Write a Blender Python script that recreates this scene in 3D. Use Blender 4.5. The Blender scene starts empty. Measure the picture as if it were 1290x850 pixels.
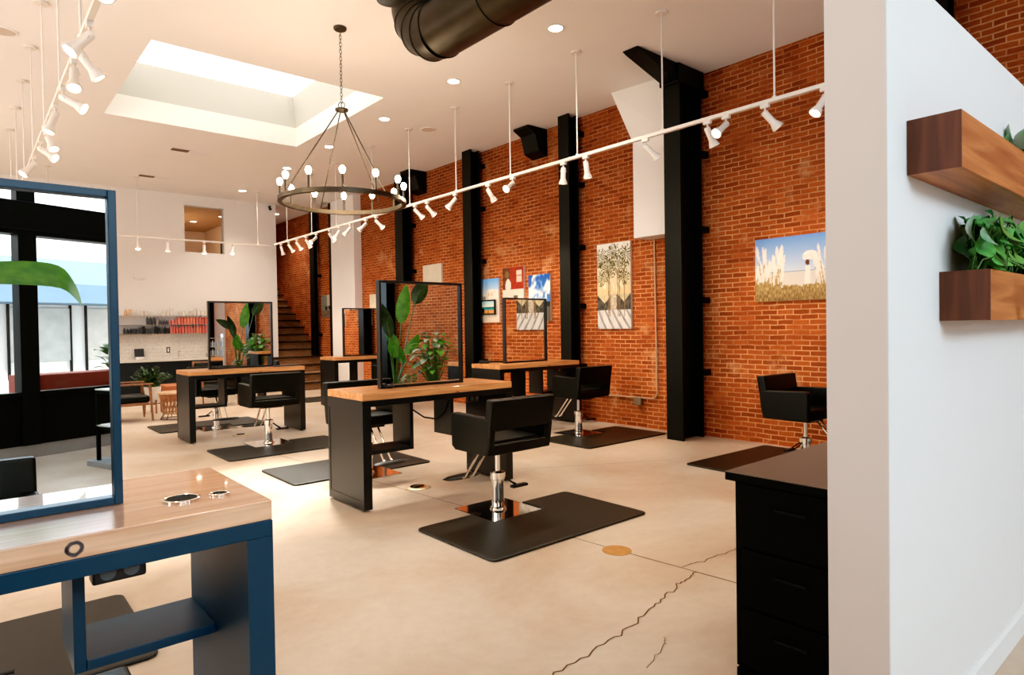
import bpy, math, random
from mathutils import Vector, Matrix, noise
RD = math.radians
PI = math.pi
rng = random.Random(11)
COL = bpy.context.scene.collection
scene = bpy.context.scene

# ------------------------------------------------------------------ materials
MATS = {}
def nt(name):
    m = bpy.data.materials.new(name); m.use_nodes = True
    t = m.node_tree; b = t.nodes['Principled BSDF']
    MATS[name] = m
    return m, t, b
def mat(name, col, rough=.5, metal=0., spec=.5, emis=None, es=0., var=0., vs=8., bump=0., bs=60., coat=0.):
    """plain procedural material: a base colour broken up by noise, optional bump"""
    m, t, b = nt(name)
    b.inputs['Base Color'].default_value = (*col, 1); b.inputs['Roughness'].default_value = rough
    b.inputs['Metallic'].default_value = metal; b.inputs['Specular IOR Level'].default_value = spec
    if coat: b.inputs['Coat Weight'].default_value = coat; b.inputs['Coat Roughness'].default_value = .12
    if emis:
        b.inputs['Emission Color'].default_value = (*emis, 1); b.inputs['Emission Strength'].default_value = es
    tc = t.nodes.new('ShaderNodeTexCoord')
    if var:
        n = t.nodes.new('ShaderNodeTexNoise'); n.inputs['Scale'].default_value = vs; n.inputs['Detail'].default_value = 5
        r = t.nodes.new('ShaderNodeMapRange'); r.inputs['To Min'].default_value = 1-var; r.inputs['To Max'].default_value = 1+var
        x = t.nodes.new('ShaderNodeMix'); x.data_type = 'RGBA'; x.blend_type = 'MULTIPLY'; x.inputs[0].default_value = 1
        x.inputs[6].default_value = (*col, 1)
        t.links.new(tc.outputs['Object'], n.inputs['Vector']); t.links.new(n.outputs['Fac'], r.inputs['Value'])
        t.links.new(r.outputs['Result'], x.inputs[7]); t.links.new(x.outputs[2], b.inputs['Base Color'])
    if bump:
        n2 = t.nodes.new('ShaderNodeTexNoise'); n2.inputs['Scale'].default_value = bs; n2.inputs['Detail'].default_value = 3
        bm_ = t.nodes.new('ShaderNodeBump'); bm_.inputs['Strength'].default_value = bump; bm_.inputs['Distance'].default_value = .004
        t.links.new(tc.outputs['Object'], n2.inputs['Vector']); t.links.new(n2.outputs['Fac'], bm_.inputs['Height'])
        t.links.new(bm_.outputs['Normal'], b.inputs['Normal'])
    return m

def ramp(t, stops):
    r = t.nodes.new('ShaderNodeValToRGB'); e = r.color_ramp.elements
    while len(e) < len(stops): e.new(.5)
    for i, (p, c) in enumerate(stops): e[i].position = p; e[i].color = (*c, 1)
    return r

def brick_mat(name, c1, c2, mort, axis='YZ', w=.172, h=.0535, ms=.0066, white=.5, bump=.8, top_shade=False):
    m, t, b = nt(name)
    tc = t.nodes.new('ShaderNodeTexCoord'); sp = t.nodes.new('ShaderNodeSeparateXYZ'); cb = t.nodes.new('ShaderNodeCombineXYZ')
    t.links.new(tc.outputs['Object'], sp.inputs[0])
    t.links.new(sp.outputs[axis[0]], cb.inputs['X']); t.links.new(sp.outputs[axis[1]], cb.inputs['Y'])
    # wobble the courses a little so the wall looks hand laid
    nw = t.nodes.new('ShaderNodeTexNoise'); nw.inputs['Scale'].default_value = 5; nw.inputs['Detail'].default_value = 2
    t.links.new(cb.outputs[0], nw.inputs['Vector'])
    sub = t.nodes.new('ShaderNodeVectorMath'); sub.operation = 'SUBTRACT'; sub.inputs[1].default_value = (.5, .5, .5)
    t.links.new(nw.outputs['Color'], sub.inputs[0])
    sc = t.nodes.new('ShaderNodeVectorMath'); sc.operation = 'SCALE'; sc.inputs['Scale'].default_value = .022
    t.links.new(sub.outputs[0], sc.inputs[0])
    ad = t.nodes.new('ShaderNodeVectorMath'); ad.operation = 'ADD'
    t.links.new(cb.outputs[0], ad.inputs[0]); t.links.new(sc.outputs[0], ad.inputs[1])
    br = t.nodes.new('ShaderNodeTexBrick')
    br.inputs['Color1'].default_value = (*c1, 1); br.inputs['Color2'].default_value = (*c2, 1); br.inputs['Mortar'].default_value = (*mort, 1)
    br.inputs['Scale'].default_value = 1; br.inputs['Brick Width'].default_value = w; br.inputs['Row Height'].default_value = h
    br.inputs['Mortar Size'].default_value = ms; br.inputs['Mortar Smooth'].default_value = .25; br.inputs['Bias'].default_value = -.1
    t.links.new(ad.outputs[0], br.inputs['Vector'])
    # worn joints: mortar fades into the brick tone in places
    nj = t.nodes.new('ShaderNodeTexNoise'); nj.inputs['Scale'].default_value = 3.1; nj.inputs['Detail'].default_value = 5
    t.links.new(cb.outputs[0], nj.inputs['Vector']); rj = ramp(t, [(.42, (0, 0, 0)), (.66, (.72, .72, .72))]); t.links.new(nj.outputs['Fac'], rj.inputs['Fac'])
    mj = t.nodes.new('ShaderNodeMix'); mj.data_type = 'RGBA'; mj.inputs[7].default_value = (*[(a_+b_)/2 for a_, b_ in zip(c1, c2)], 1)
    fj = t.nodes.new('ShaderNodeMath'); fj.operation = 'MULTIPLY'; t.links.new(rj.outputs['Color'], fj.inputs[0]); t.links.new(br.outputs['Fac'], fj.inputs[1])
    t.links.new(fj.outputs[0], mj.inputs[0]); t.links.new(br.outputs['Color'], mj.inputs[6])
    # large scale staining
    n = t.nodes.new('ShaderNodeTexNoise'); n.inputs['Scale'].default_value = 1.1; n.inputs['Detail'].default_value = 6
    t.links.new(cb.outputs[0], n.inputs['Vector'])
    mr = t.nodes.new('ShaderNodeMapRange'); mr.inputs['To Min'].default_value = .62; mr.inputs['To Max'].default_value = 1.32
    t.links.new(n.outputs['Fac'], mr.inputs['Value'])
    mx = t.nodes.new('ShaderNodeMix'); mx.data_type = 'RGBA'; mx.blend_type = 'MULTIPLY'; mx.inputs[0].default_value = 1
    t.links.new(mj.outputs[2], mx.inputs[6]); t.links.new(mr.outputs['Result'], mx.inputs[7])
    # per brick fine tone
    nf = t.nodes.new('ShaderNodeTexNoise'); nf.inputs['Scale'].default_value = 26; nf.inputs['Detail'].default_value = 4
    t.links.new(cb.outputs[0], nf.inputs['Vector'])
    mf = t.nodes.new('ShaderNodeMapRange'); mf.inputs['To Min'].default_value = .72; mf.inputs['To Max'].default_value = 1.25
    t.links.new(nf.outputs['Fac'], mf.inputs['Value'])
    m2 = t.nodes.new('ShaderNodeMix'); m2.data_type = 'RGBA'; m2.blend_type = 'MULTIPLY'; m2.inputs[0].default_value = 1
    t.links.new(mx.outputs[2], m2.inputs[6]); t.links.new(mf.outputs['Result'], m2.inputs[7])
    # old plaster / whitewash patches
    nb = t.nodes.new('ShaderNodeTexNoise'); nb.inputs['Scale'].default_value = 1.9; nb.inputs['Detail'].default_value = 8; nb.inputs['Roughness'].default_value = .68
    t.links.new(tc.outputs['Object'], nb.inputs['Vector'])
    rb = ramp(t, [(.565, (0, 0, 0)), (.68, (1, 1, 1))]); t.links.new(nb.outputs['Fac'], rb.inputs['Fac'])
    ml = t.nodes.new('ShaderNodeMath'); ml.operation = 'MULTIPLY'; ml.inputs[1].default_value = white
    t.links.new(rb.outputs['Color'], ml.inputs[0])
    m3 = t.nodes.new('ShaderNodeMix'); m3.data_type = 'RGBA'; m3.inputs[7].default_value = (mort[0]*1.05, mort[1]*1.15, mort[2]*1.25, 1)
    t.links.new(ml.outputs[0], m3.inputs[0]); t.links.new(m2.outputs[2], m3.inputs[6])
    last = m3.outputs[2]
    if top_shade:      # painted-in dimmer light on the top courses, mottled by the noise
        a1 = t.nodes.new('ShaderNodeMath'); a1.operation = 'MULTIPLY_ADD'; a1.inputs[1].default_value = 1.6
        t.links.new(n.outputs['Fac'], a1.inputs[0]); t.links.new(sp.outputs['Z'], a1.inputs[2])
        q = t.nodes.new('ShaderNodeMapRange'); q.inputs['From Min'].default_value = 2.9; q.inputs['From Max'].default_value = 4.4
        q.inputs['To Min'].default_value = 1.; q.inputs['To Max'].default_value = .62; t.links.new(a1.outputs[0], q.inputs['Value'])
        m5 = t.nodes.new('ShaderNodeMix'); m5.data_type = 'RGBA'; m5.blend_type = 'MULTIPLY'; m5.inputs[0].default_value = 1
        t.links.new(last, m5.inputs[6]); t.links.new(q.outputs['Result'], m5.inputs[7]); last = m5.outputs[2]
    t.links.new(last, b.inputs['Base Color'])
    b.inputs['Roughness'].default_value = .85; b.inputs['Specular IOR Level'].default_value = .2
    bp = t.nodes.new('ShaderNodeBump'); bp.inputs['Strength'].default_value = bump; bp.inputs['Distance'].default_value = .012
    inv = t.nodes.new('ShaderNodeMath'); inv.operation = 'SUBTRACT'; inv.inputs[0].default_value = 1
    t.links.new(br.outputs['Fac'], inv.inputs[1])
    ad2 = t.nodes.new('ShaderNodeMath'); ad2.operation = 'MULTIPLY_ADD'; ad2.inputs[1].default_value = .35
    t.links.new(nf.outputs['Fac'], ad2.inputs[0]); t.links.new(inv.outputs[0], ad2.inputs[2])
    t.links.new(ad2.outputs[0], bp.inputs['Height']); t.links.new(bp.outputs['Normal'], b.inputs['Normal'])
    return m

def wood_mat(name, light, dark, axis=0, rough=.3, coat=.3, knots=True, ring=None, stretch=14.):
    """long-grain timber along one local axis, with knots; 'ring' = one explicit dark knot ring (centre, radius)"""
    m, t, b = nt(name)
    tc = t.nodes.new('ShaderNodeTexCoord'); mp = t.nodes.new('ShaderNodeMapping')
    s = [stretch]*3; s[axis] = 1.1; mp.inputs['Scale'].default_value = s
    t.links.new(tc.outputs['Object'], mp.inputs['Vector'])
    n = t.nodes.new('ShaderNodeTexNoise'); n.inputs['Scale'].default_value = 1.6; n.inputs['Detail'].default_value = 7; n.inputs['Distortion'].default_value = 1.1
    t.links.new(mp.outputs[0], n.inputs['Vector'])
    mid = tuple((a+c)/2 for a, c in zip(light, dark))
    r = ramp(t, [(.30, dark), (.47, mid), (.62, light), (.8, tuple(min(1, c*1.12) for c in light))])
    t.links.new(n.outputs['Fac'], r.inputs['Fac'])
    # fine grain lines
    mp2 = t.nodes.new('ShaderNodeMapping'); s2 = [130.]*3; s2[axis] = 3.; mp2.inputs['Scale'].default_value = s2
    t.links.new(tc.outputs['Object'], mp2.inputs['Vector'])
    n2 = t.nodes.new('ShaderNodeTexNoise'); n2.inputs['Scale'].default_value = 1.; n2.inputs['Detail'].default_value = 3
    t.links.new(mp2.outputs[0], n2.inputs['Vector'])
    mr = t.nodes.new('ShaderNodeMapRange'); mr.inputs['To Min'].default_value = .82; mr.inputs['To Max'].default_value = 1.14
    t.links.new(n2.outputs['Fac'], mr.inputs['Value'])
    mx = t.nodes.new('ShaderNodeMix'); mx.data_type = 'RGBA'; mx.blend_type = 'MULTIPLY'; mx.inputs[0].default_value = 1
    t.links.new(r.outputs['Color'], mx.inputs[6]); t.links.new(mr.outputs['Result'], mx.inputs[7])
    last = mx.outputs[2]
    if knots:
        v = t.nodes.new('ShaderNodeTexVoronoi'); v.inputs['Scale'].default_value = 2.6
        mk = t.nodes.new('ShaderNodeMapping'); sk = [1.9]*3; sk[axis] = 1.; mk.inputs['Scale'].default_value = sk
        t.links.new(tc.outputs['Object'], mk.inputs['Vector']); t.links.new(mk.outputs[0], v.inputs['Vector'])
        rk = ramp(t, [(.02, (1, 1, 1)), (.05, (.55, .55, .55)), (.085, (0, 0, 0))]); t.links.new(v.outputs['Distance'], rk.inputs['Fac'])
        m3 = t.nodes.new('ShaderNodeMix'); m3.data_type = 'RGBA'; m3.inputs[7].default_value = (dark[0]*.35, dark[1]*.28, dark[2]*.25, 1)
        t.links.new(rk.outputs['Color'], m3.inputs[0]); t.links.new(last, m3.inputs[6]); last = m3.outputs[2]
    if ring:
        c, rad, wdt = ring
        d = t.nodes.new('ShaderNodeVectorMath'); d.operation = 'DISTANCE'; d.inputs[1].default_value = c
        nn = t.nodes.new('ShaderNodeTexNoise'); nn.inputs['Scale'].default_value = 60
        t.links.new(tc.outputs['Object'], nn.inputs['Vector'])
        aa = t.nodes.new('ShaderNodeMath'); aa.operation = 'MULTIPLY_ADD'; aa.inputs[1].default_value = .006
        t.links.new(tc.outputs['Object'], d.inputs[0]); t.links.new(nn.outputs['Fac'], aa.inputs[0]); t.links.new(d.outputs['Value'], aa.inputs[2])
        sb = t.nodes.new('ShaderNodeMath'); sb.operation = 'SUBTRACT'; sb.inputs[1].default_value = rad + .003
        ab = t.nodes.new('ShaderNodeMath'); ab.operation = 'ABSOLUTE'
        t.links.new(aa.outputs[0], sb.inputs[0]); t.links.new(sb.outputs[0], ab.inputs[0])
        rr = t.nodes.new('ShaderNodeMapRange'); rr.inputs['From Min'].default_value = wdt*.5; rr.inputs['From Max'].default_value = wdt
        rr.inputs['To Min'].default_value = 1; rr.inputs['To Max'].default_value = 0
        t.links.new(ab.outputs[0], rr.inputs['Value'])
        m4 = t.nodes.new('ShaderNodeMix'); m4.data_type = 'RGBA'; m4.inputs[7].default_value = (.03, .02, .03, 1)
        t.links.new(rr.outputs['Result'], m4.inputs[0]); t.links.new(last, m4.inputs[6]); last = m4.outputs[2]
    t.links.new(last, b.inputs['Base Color'])
    b.inputs['Roughness'].default_value = rough; b.inputs['Coat Weight'].default_value = coat; b.inputs['Coat Roughness'].default_value = .04
    return m

def floor_mat():
    m, t, b = nt('polished_concrete')
    tc = t.nodes.new('ShaderNodeTexCoord')
    n = t.nodes.new('ShaderNodeTexNoise'); n.inputs['Scale'].default_value = .9; n.inputs['Detail'].default_value = 9; n.inputs['Roughness'].default_value = .62; n.inputs['Distortion'].default_value = .6
    t.links.new(tc.outputs['Object'], n.inputs['Vector'])
    r = ramp(t, [(.30, (.52, .37, .255)), (.46, (.60, .465, .345)), (.58, (.655, .54, .425)), (.75, (.71, .61, .505))])
    t.links.new(n.outputs['Fac'], r.inputs['Fac'])
    n2 = t.nodes.new('ShaderNodeTexNoise'); n2.inputs['Scale'].default_value = 14; n2.inputs['Detail'].default_value = 8; n2.inputs['Roughness'].default_value = .7
    t.links.new(tc.outputs['Object'], n2.inputs['Vector'])
    mr = t.nodes.new('ShaderNodeMapRange'); mr.inputs['To Min'].default_value = .86; mr.inputs['To Max'].default_value = 1.12
    t.links.new(n2.outputs['Fac'], mr.inputs['Value'])
    mx = t.nodes.new('ShaderNodeMix'); mx.data_type = 'RGBA'; mx.blend_type = 'MULTIPLY'; mx.inputs[0].default_value = 1
    t.links.new(r.outputs['Color'], mx.inputs[6]); t.links.new(mr.outputs['Result'], mx.inputs[7])
    t.links.new(mx.outputs[2], b.inputs['Base Color'])
    r2 = t.nodes.new('ShaderNodeMapRange'); r2.inputs['To Min'].default_value = .28; r2.inputs['To Max'].default_value = .5
    t.links.new(n.outputs['Fac'], r2.inputs['Value']); t.links.new(r2.outputs['Result'], b.inputs['Roughness'])
    b.inputs['Specular IOR Level'].default_value = .45
    return m

def paint_mat():
    """reads the colours painted on a picture's own mesh"""
    m, t, b = nt('printed_canvas')
    a = t.nodes.new('ShaderNodeVertexColor'); a.layer_name = 'paint'
    t.links.new(a.outputs['Color'], b.inputs['Base Color']); b.inputs['Roughness'].default_value = .6
    b.inputs['Specular IOR Level'].default_value = .25
    return m

def glass_mat():
    m = bpy.data.materials.new('window_glass'); m.use_nodes = True; t = m.node_tree; t.nodes.clear()
    o = t.nodes.new('ShaderNodeOutputMaterial'); mix = t.nodes.new('ShaderNodeMixShader'); tr = t.nodes.new('ShaderNodeBsdfTransparent')
    gl = t.nodes.new('ShaderNodeBsdfGlossy'); gl.inputs['Roughness'].default_value = .01; fr = t.nodes.new('ShaderNodeFresnel'); fr.inputs['IOR'].default_value = 1.3
    t.links.new(fr.outputs[0], mix.inputs[0]); t.links.new(tr.outputs[0], mix.inputs[1]); t.links.new(gl.outputs[0], mix.inputs[2])
    t.links.new(mix.outputs[0], o.inputs[0]); MATS['window_glass'] = m
    return m

M_BRICK = brick_mat('orange_brick', (.54, .125, .030), (.31, .060, .014), (.80, .37, .16), white=.55, top_shade=True)
M_BRICKS = brick_mat('stair_brick', (.34, .17, .08), (.22, .11, .05), (.40, .24, .13), axis='XZ', w=.16, h=.05, white=.2)
M_TILE = brick_mat('white_tile_brick', (.80, .73, .64), (.77, .70, .61), (.66, .58, .50), axis='XZ', w=.3, h=.075, ms=.004, white=0., bump=.25)
M_FLOOR = floor_mat()
M_CEIL = mat('ceiling_paint', (.89, .845, .81), .9, spec=.2, var=.02, vs=2)
M_WALL = mat('warm_white_paint', (.87, .82, .775), .85, spec=.2, var=.025, vs=2)
M_PART = mat('cool_white_paint', (.80, .79, .76), .8, spec=.2, var=.02, vs=2, bump=.05, bs=200)
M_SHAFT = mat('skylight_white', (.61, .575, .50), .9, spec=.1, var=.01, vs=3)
M_STEEL = mat('black_steel', (.0065, .0085, .006), .45, spec=.22, var=.25, vs=20, bump=.06, bs=90)
M_FRAME = mat('black_powder_coat', (.008, .010, .010), .32, spec=.5, var=.15, vs=30)
M_SKYTINT = mat('sky_tinted_black_steel', (.006, .046, .085), .4, spec=.4, var=.12, vs=30)  # black steel with the blue sky reflection painted into its colour
M_VINYL = mat('black_vinyl', (.0058, .0072, .0045), .4, spec=.28, var=.2, vs=30, bump=.12, bs=240)
M_CHROME = mat('chrome', (.86, .82, .76), .07, 1., var=.02, vs=12)
M_RUBBER = mat('black_rubber', (.02, .018, .013), .5, spec=.45, var=.25, vs=5, bump=.3, bs=260)
M_MATDK = mat('mat_rubber', (.022, .020, .013), .42, spec=.4, var=.22, vs=3, bump=.35, bs=300)
M_MIRROR = mat('mirror_silver', (.92, .93, .92), .0, 1., var=.005, vs=2)
M_BRONZE = mat('dark_bronze', (.075, .055, .035), .4, .8, var=.3, vs=18)
M_DUCT = mat('dark_duct_metal', (.045, .034, .02), .36, .75, var=.35, vs=6)
M_LAMPW = mat('white_lamp_enamel', (.82, .74, .66), .4, var=.03, vs=20)
M_BULB = mat('glowing_bulb', (1, .9, .75), .4, emis=(1, .78, .5), es=26, var=.01)
M_LAMPFACE = mat('glowing_lamp_face', (1, .93, .82), .4, emis=(1, .86, .66), es=14, var=.01)
M_LAMPDIM = mat('soft_lamp_face', (1, .93, .82), .4, emis=(1, .85, .68), es=2.2, var=.01)
M_CAN = mat('glowing_downlight', (1, .95, .88), .4, emis=(1, .88, .7), es=16, var=.01)
def glow_glass():
    m = bpy.data.materials.new('skylight_glazing'); m.use_nodes = True; t = m.node_tree; t.nodes.clear()
    o = t.nodes.new('ShaderNodeOutputMaterial'); ad = t.nodes.new('ShaderNodeAddShader'); tr = t.nodes.new('ShaderNodeBsdfTransparent')
    tr.inputs[0].default_value = (.7, .7, .7, 1); em = t.nodes.new('ShaderNodeEmission'); em.inputs[0].default_value = (1, .97, .9, 1); em.inputs[1].default_value = .5
    t.links.new(tr.outputs[0], ad.inputs[0]); t.links.new(em.outputs[0], ad.inputs[1]); t.links.new(ad.outputs[0], o.inputs[0])
    return m
M_SKYGL = glow_glass()
M_TOP = wood_mat('fir_worktop', (.80, .39, .155), (.54, .20, .065))
M_TOP0 = wood_mat('fir_worktop_near', (.90, .55, .34), (.70, .35, .18), ring=((.945, 0., .817), .014, .0055), knots=False, rough=.22, coat=1.)
M_SHELFW = wood_mat('cedar_beam', (.56, .21, .07), (.34, .095, .028), rough=.5, coat=.05)
M_ENDG = wood_mat('cedar_end_grain', (.15, .045, .018), (.075, .022, .009), axis=2, rough=.6, coat=0, knots=False)
M_WALNUT = wood_mat('walnut', (.36, .15, .06), (.18, .07, .03), rough=.4, coat=.1, knots=False)
M_COUNT = mat('cabinet_charcoal', (.014, .019, .021), .45, spec=.25, var=.12, vs=6)
M_CTOP = mat('pale_stone_top', (.62, .58, .52), .3, var=.06, vs=14)
M_CABTOP = mat('dark_laminate_top', (.19, .135, .10), .4, spec=.5, var=.12, vs=10, bump=.08, bs=200)
M_CABBLK = mat('black_cabinet_paint', (.004, .005, .003), .6, spec=.12, var=.2, vs=8)
M_POTW = mat('white_ceramic', (.80, .76, .70), .35, var=.03, vs=10)
M_POTG = mat('charcoal_pot', (.03, .045, .05), .5, var=.15, vs=10)
M_TERRA = mat('brown_pot', (.20, .10, .06), .6, var=.15, vs=10)
M_SOIL = mat('potting_soil', (.035, .022, .014), .95, var=.4, vs=60, bump=.6, bs=80)
M_PLASTW = mat('white_plastic', (.84, .80, .74), .4, var=.02, vs=10)
M_PLASTK = mat('black_plastic', (.012, .012, .012), .35, var=.1, vs=10)
M_CONDUIT = mat('painted_conduit', (.66, .42, .26), .5, .3, var=.1, vs=20)
M_CONC = mat('grey_concrete', (.36, .37, .37), .9, var=.15, vs=5)
M_JOINT = mat('dark_joint', (.16, .075, .03), .95, spec=.1, var=.3, vs=30)
M_RUST = mat('rust_stain', (.50, .235, .06), .7, var=.35, vs=26)
M_BRASS = mat('worn_brass', (.62, .47, .30), .35, .8, var=.2, vs=30)
M_PAINT = paint_mat()
M_GLASS = glass_mat()
M_CANVAS = mat('canvas_edge', (.80, .66, .54), .8, var=.05, vs=20)
def leafm(name, c, c2):
    m, t, b = nt(name)
    tc = t.nodes.new('ShaderNodeTexCoord'); n = t.nodes.new('ShaderNodeTexNoise'); n.inputs['Scale'].default_value = 9; n.inputs['Detail'].default_value = 3
    t.links.new(tc.outputs['Object'], n.inputs['Vector']); r = ramp(t, [(.35, c), (.65, c2)]); t.links.new(n.outputs['Fac'], r.inputs['Fac'])
    t.links.new(r.outputs['Color'], b.inputs['Base Color']); b.inputs['Roughness'].default_value = .35
    b.inputs['Specular IOR Level'].default_value = .5
    b.inputs['Subsurface Weight'].default_value = 0
    return m
M_LEAF = leafm('green_leaf', (.035, .20, .05), (.15, .43, .09))
M_LEAFB = leafm('bright_leaf', (.06, .30, .03), (.16, .46, .05))
M_LEAFD = leafm('dark_leaf', (.008, .03, .008), (.03, .075, .018))
M_LEAFV = leafm('variegated_leaf', (.16, .34, .18), (.74, .72, .60))
M_STEM = leafm('plant_stem', (.05, .14, .03), (.10, .22, .06))

# ------------------------------------------------------------------ mesh helpers
class MB:
    def __init__(s): s.v = []; s.f = []; s.sm = []
    def quad(s, *p, smooth=False):
        i = len(s.v); s.v += [tuple(q) for q in p]; s.f.append(tuple(range(i, i+len(p)))); s.sm.append(smooth); return s
    def box(s, x0, x1, y0, y1, z0, z1):
        i = len(s.v)
        s.v += [(x, y, z) for z in (z0, z1) for y in (y0, y1) for x in (x0, x1)]
        for f in ((0, 2, 3, 1), (4, 5, 7, 6), (0, 1, 5, 4), (2, 6, 7, 3), (0, 4, 6, 2), (1, 3, 7, 5)):
            s.f.append(tuple(i+k for k in f)); s.sm.append(False)
        return s
    def prism(s, poly, axis, a, b):
        """poly of 2-D points extruded along axis: 0 -> poly is (y,z); 1 -> (x,z); 2 -> (x,y)"""
        def P(p, t): return {0: (t, p[0], p[1]), 1: (p[0], t, p[1]), 2: (p[0], p[1], t)}[axis]
        n = len(poly); i = len(s.v)
        s.v += [P(p, a) for p in poly] + [P(p, b) for p in poly]
        ar = sum(poly[k][0]*poly[(k+1) % n][1]-poly[(k+1) % n][0]*poly[k][1] for k in range(n))
        flip = (ar < 0) ^ (axis == 1) ^ (b < a)
        lo = tuple(range(i, i+n)); hi = tuple(range(i+n, i+2*n))
        F = [tuple(reversed(lo)), hi] + [(i+k, i+(k+1) % n, i+n+(k+1) % n, i+n+k) for k in range(n)]
        for f in F: s.f.append(tuple(reversed(f)) if flip else f); s.sm.append(False)
        return s
    def tube(s, pts, r, n=10, caps=True, r1=None):
        pts = [Vector(p) for p in pts]; rings = []
        up = None
        for k, p in enumerate(pts):
            if k == 0: d = pts[1]-p
            elif k == len(pts)-1: d = p-pts[k-1]
            else: d = (pts[k+1]-p).normalized()+(p-pts[k-1]).normalized()
            d.normalize()
            if up is None: up = Vector((0, 0, 1)) if abs(d.z) < .9 else Vector((1, 0, 0))
            a = d.cross(up).normalized(); bb = a.cross(d).normalized(); up = bb
            rr = r if r1 is None else r+(r1-r)*k/(len(pts)-1)
            i = len(s.v)
            for j in range(n):
                t = 2*PI*j/n; s.v.append(tuple(p+a*math.cos(t)*rr+bb*math.sin(t)*rr))
            rings.append(i)
        for k in range(len(rings)-1):
            for j in range(n):
                s.f.append((rings[k]+j, rings[k]+(j+1) % n, rings[k+1]+(j+1) % n, rings[k+1]+j)); s.sm.append(True)
        if caps:
            s.f.append(tuple(reversed(range(rings[0], rings[0]+n)))); s.sm.append(False)
            s.f.append(tuple(range(rings[-1], rings[-1]+n))); s.sm.append(False)
        return s
    def lathe(s, prof, c=(0, 0, 0), n=24, d=(0, 0, 1), closed=False):
        """profile of (radius, height) turned about the axis d through c"""
        d = Vector(d).normalized(); up = Vector((1, 0, 0)) if abs(d.x) < .8 else Vector((0, 1, 0))
        a = d.cross(up).normalized(); b = d.cross(a); c = Vector(c); rings = []
        for r, h in prof:
            i = len(s.v); rings.append(i)
            for j in range(n):
                t = 2*PI*j/n; s.v.append(tuple(c+d*h+(a*math.cos(t)+b*math.sin(t))*max(r, 1e-4)))
        m = len(rings)
        for k in range(m if closed else m-1):
            k2 = (k+1) % m
            for j in range(n):
                s.f.append((rings[k]+j, rings[k]+(j+1) % n, rings[k2]+(j+1) % n, rings[k2]+j)); s.sm.append(True)
        if not closed:
            s.f.append(tuple(reversed(range(rings[0], rings[0]+n)))); s.sm.append(False)
            s.f.append(tuple(range(rings[-1], rings[-1]+n))); s.sm.append(False)
        return s
    def ball(s, c, r, n=12, sz=1.):
        return s.lathe([(r*math.sin(PI*k/8), -r*sz*math.cos(PI*k/8)) for k in range(9)], c, n)
    def disc(s, c, r, n=28, d=(0, 0, 1)):
        return s.lathe([(r, 0), (r, .001)], c, n, d)
    def leaf(s, base, tip, width, bend=0., side=None, fold=.25, n=8, peak=.45, point=1.):
        """a leaf blade along base->tip, arched up by bend, folded along its midrib"""
        b, t = Vector(base), Vector(tip); L = t-b
        sd = Vector(side) if side else L.cross(Vector((0, 0, 1)))
        if sd.length < 1e-4: sd = Vector((1, 0, 0))
        sd.normalize(); nm = sd.cross(L).normalized()
        i = len(s.v)
        for k in range(n+1):
            u = k/n
            w = width*.5*(math.sin(PI*min(1, u**(math.log(.5)/math.log(peak))))**.8) if 0 < u < 1 else .002
            p = b+L*u+nm*bend*math.sin(PI*u)*L.length
            s.v += [tuple(p+sd*w+nm*fold*w), tuple(p), tuple(p-sd*w+nm*fold*w)]
        for k in range(n):
            j = i+3*k
            s.f += [(j, j+1, j+4, j+3), (j+1, j+2, j+5, j+4)]; s.sm += [True, True]
        return s
    def build(s, name, m, parent=None, bevel=0., seg=2, loc=None):
        me = bpy.data.meshes.new(name); me.from_pydata(s.v, [], s.f); me.update()
        me.polygons.foreach_set('use_smooth', s.sm)
        if any(s.sm): me.set_sharp_from_angle(angle=RD(38))
        me.materials.append(m)
        o = bpy.data.objects.new(name, me); COL.objects.link(o)
        if parent: o.parent = parent
        if loc: o.location = loc
        if bevel:
            md = o.modifiers.new('edge', 'BEVEL'); md.width = bevel; md.segments = seg; md.limit_method = 'ANGLE'; md.angle_limit = RD(40)
            md.harden_normals = False
        return o

def tag(o, label, cat, group=None, kind=None):
    o['label'] = label; o['category'] = cat
    if group: o['group'] = group
    if kind: o['kind'] = kind
    return o
def thing(name, label, cat, loc=(0, 0, 0), rz=0., group=None):
    o = bpy.data.objects.new(name, None); COL.objects.link(o); o.empty_display_size = .1
    o.location = loc; o.rotation_euler = (0, 0, rz)
    return tag(o, label, cat, group)
def struct(o): o['kind'] = 'structure'; return o
def copy_tree(o, parent=None):
    c = o.copy(); COL.objects.link(c)
    if parent: c.parent = parent; c.matrix_parent_inverse = o.matrix_parent_inverse.copy()
    for ch in list(o.children): copy_tree(ch, c)
    return c
def dup(o, loc, rz, label, group=None, extra=None):
    c = copy_tree(o); c.location = loc; c.rotation_euler = (0, 0, rz); c['label'] = label
    if group: c['group'] = group
    return c

XW = 6.6      # face of the brick wall
ZC = 4.2      # ceiling
# ------------------------------------------------------------------ shell
fl = MB(); fl.box(-4.7, 6.9, -7.2, 22.2, -.1, 0)
floor = struct(fl.build('floor', M_FLOOR))
sky = (1.5, 4.09, 7.16, 9.92)
c = MB()
c.box(-4.7, sky[0], -7.2, 22.2, ZC, ZC+.06).box(sky[1], 6.9, -7.2, 22.2, ZC, ZC+.06)
c.box(sky[0], sky[1], -7.2, sky[2], ZC, ZC+.06).box(sky[0], sky[1], sky[3], 22.2, ZC, ZC+.06)
struct(c.build('ceiling', M_CEIL))
struct(MB().box(XW, 6.9, -7.2, 22.2, 0, ZC).build('wall_right', M_BRICK))
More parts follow.
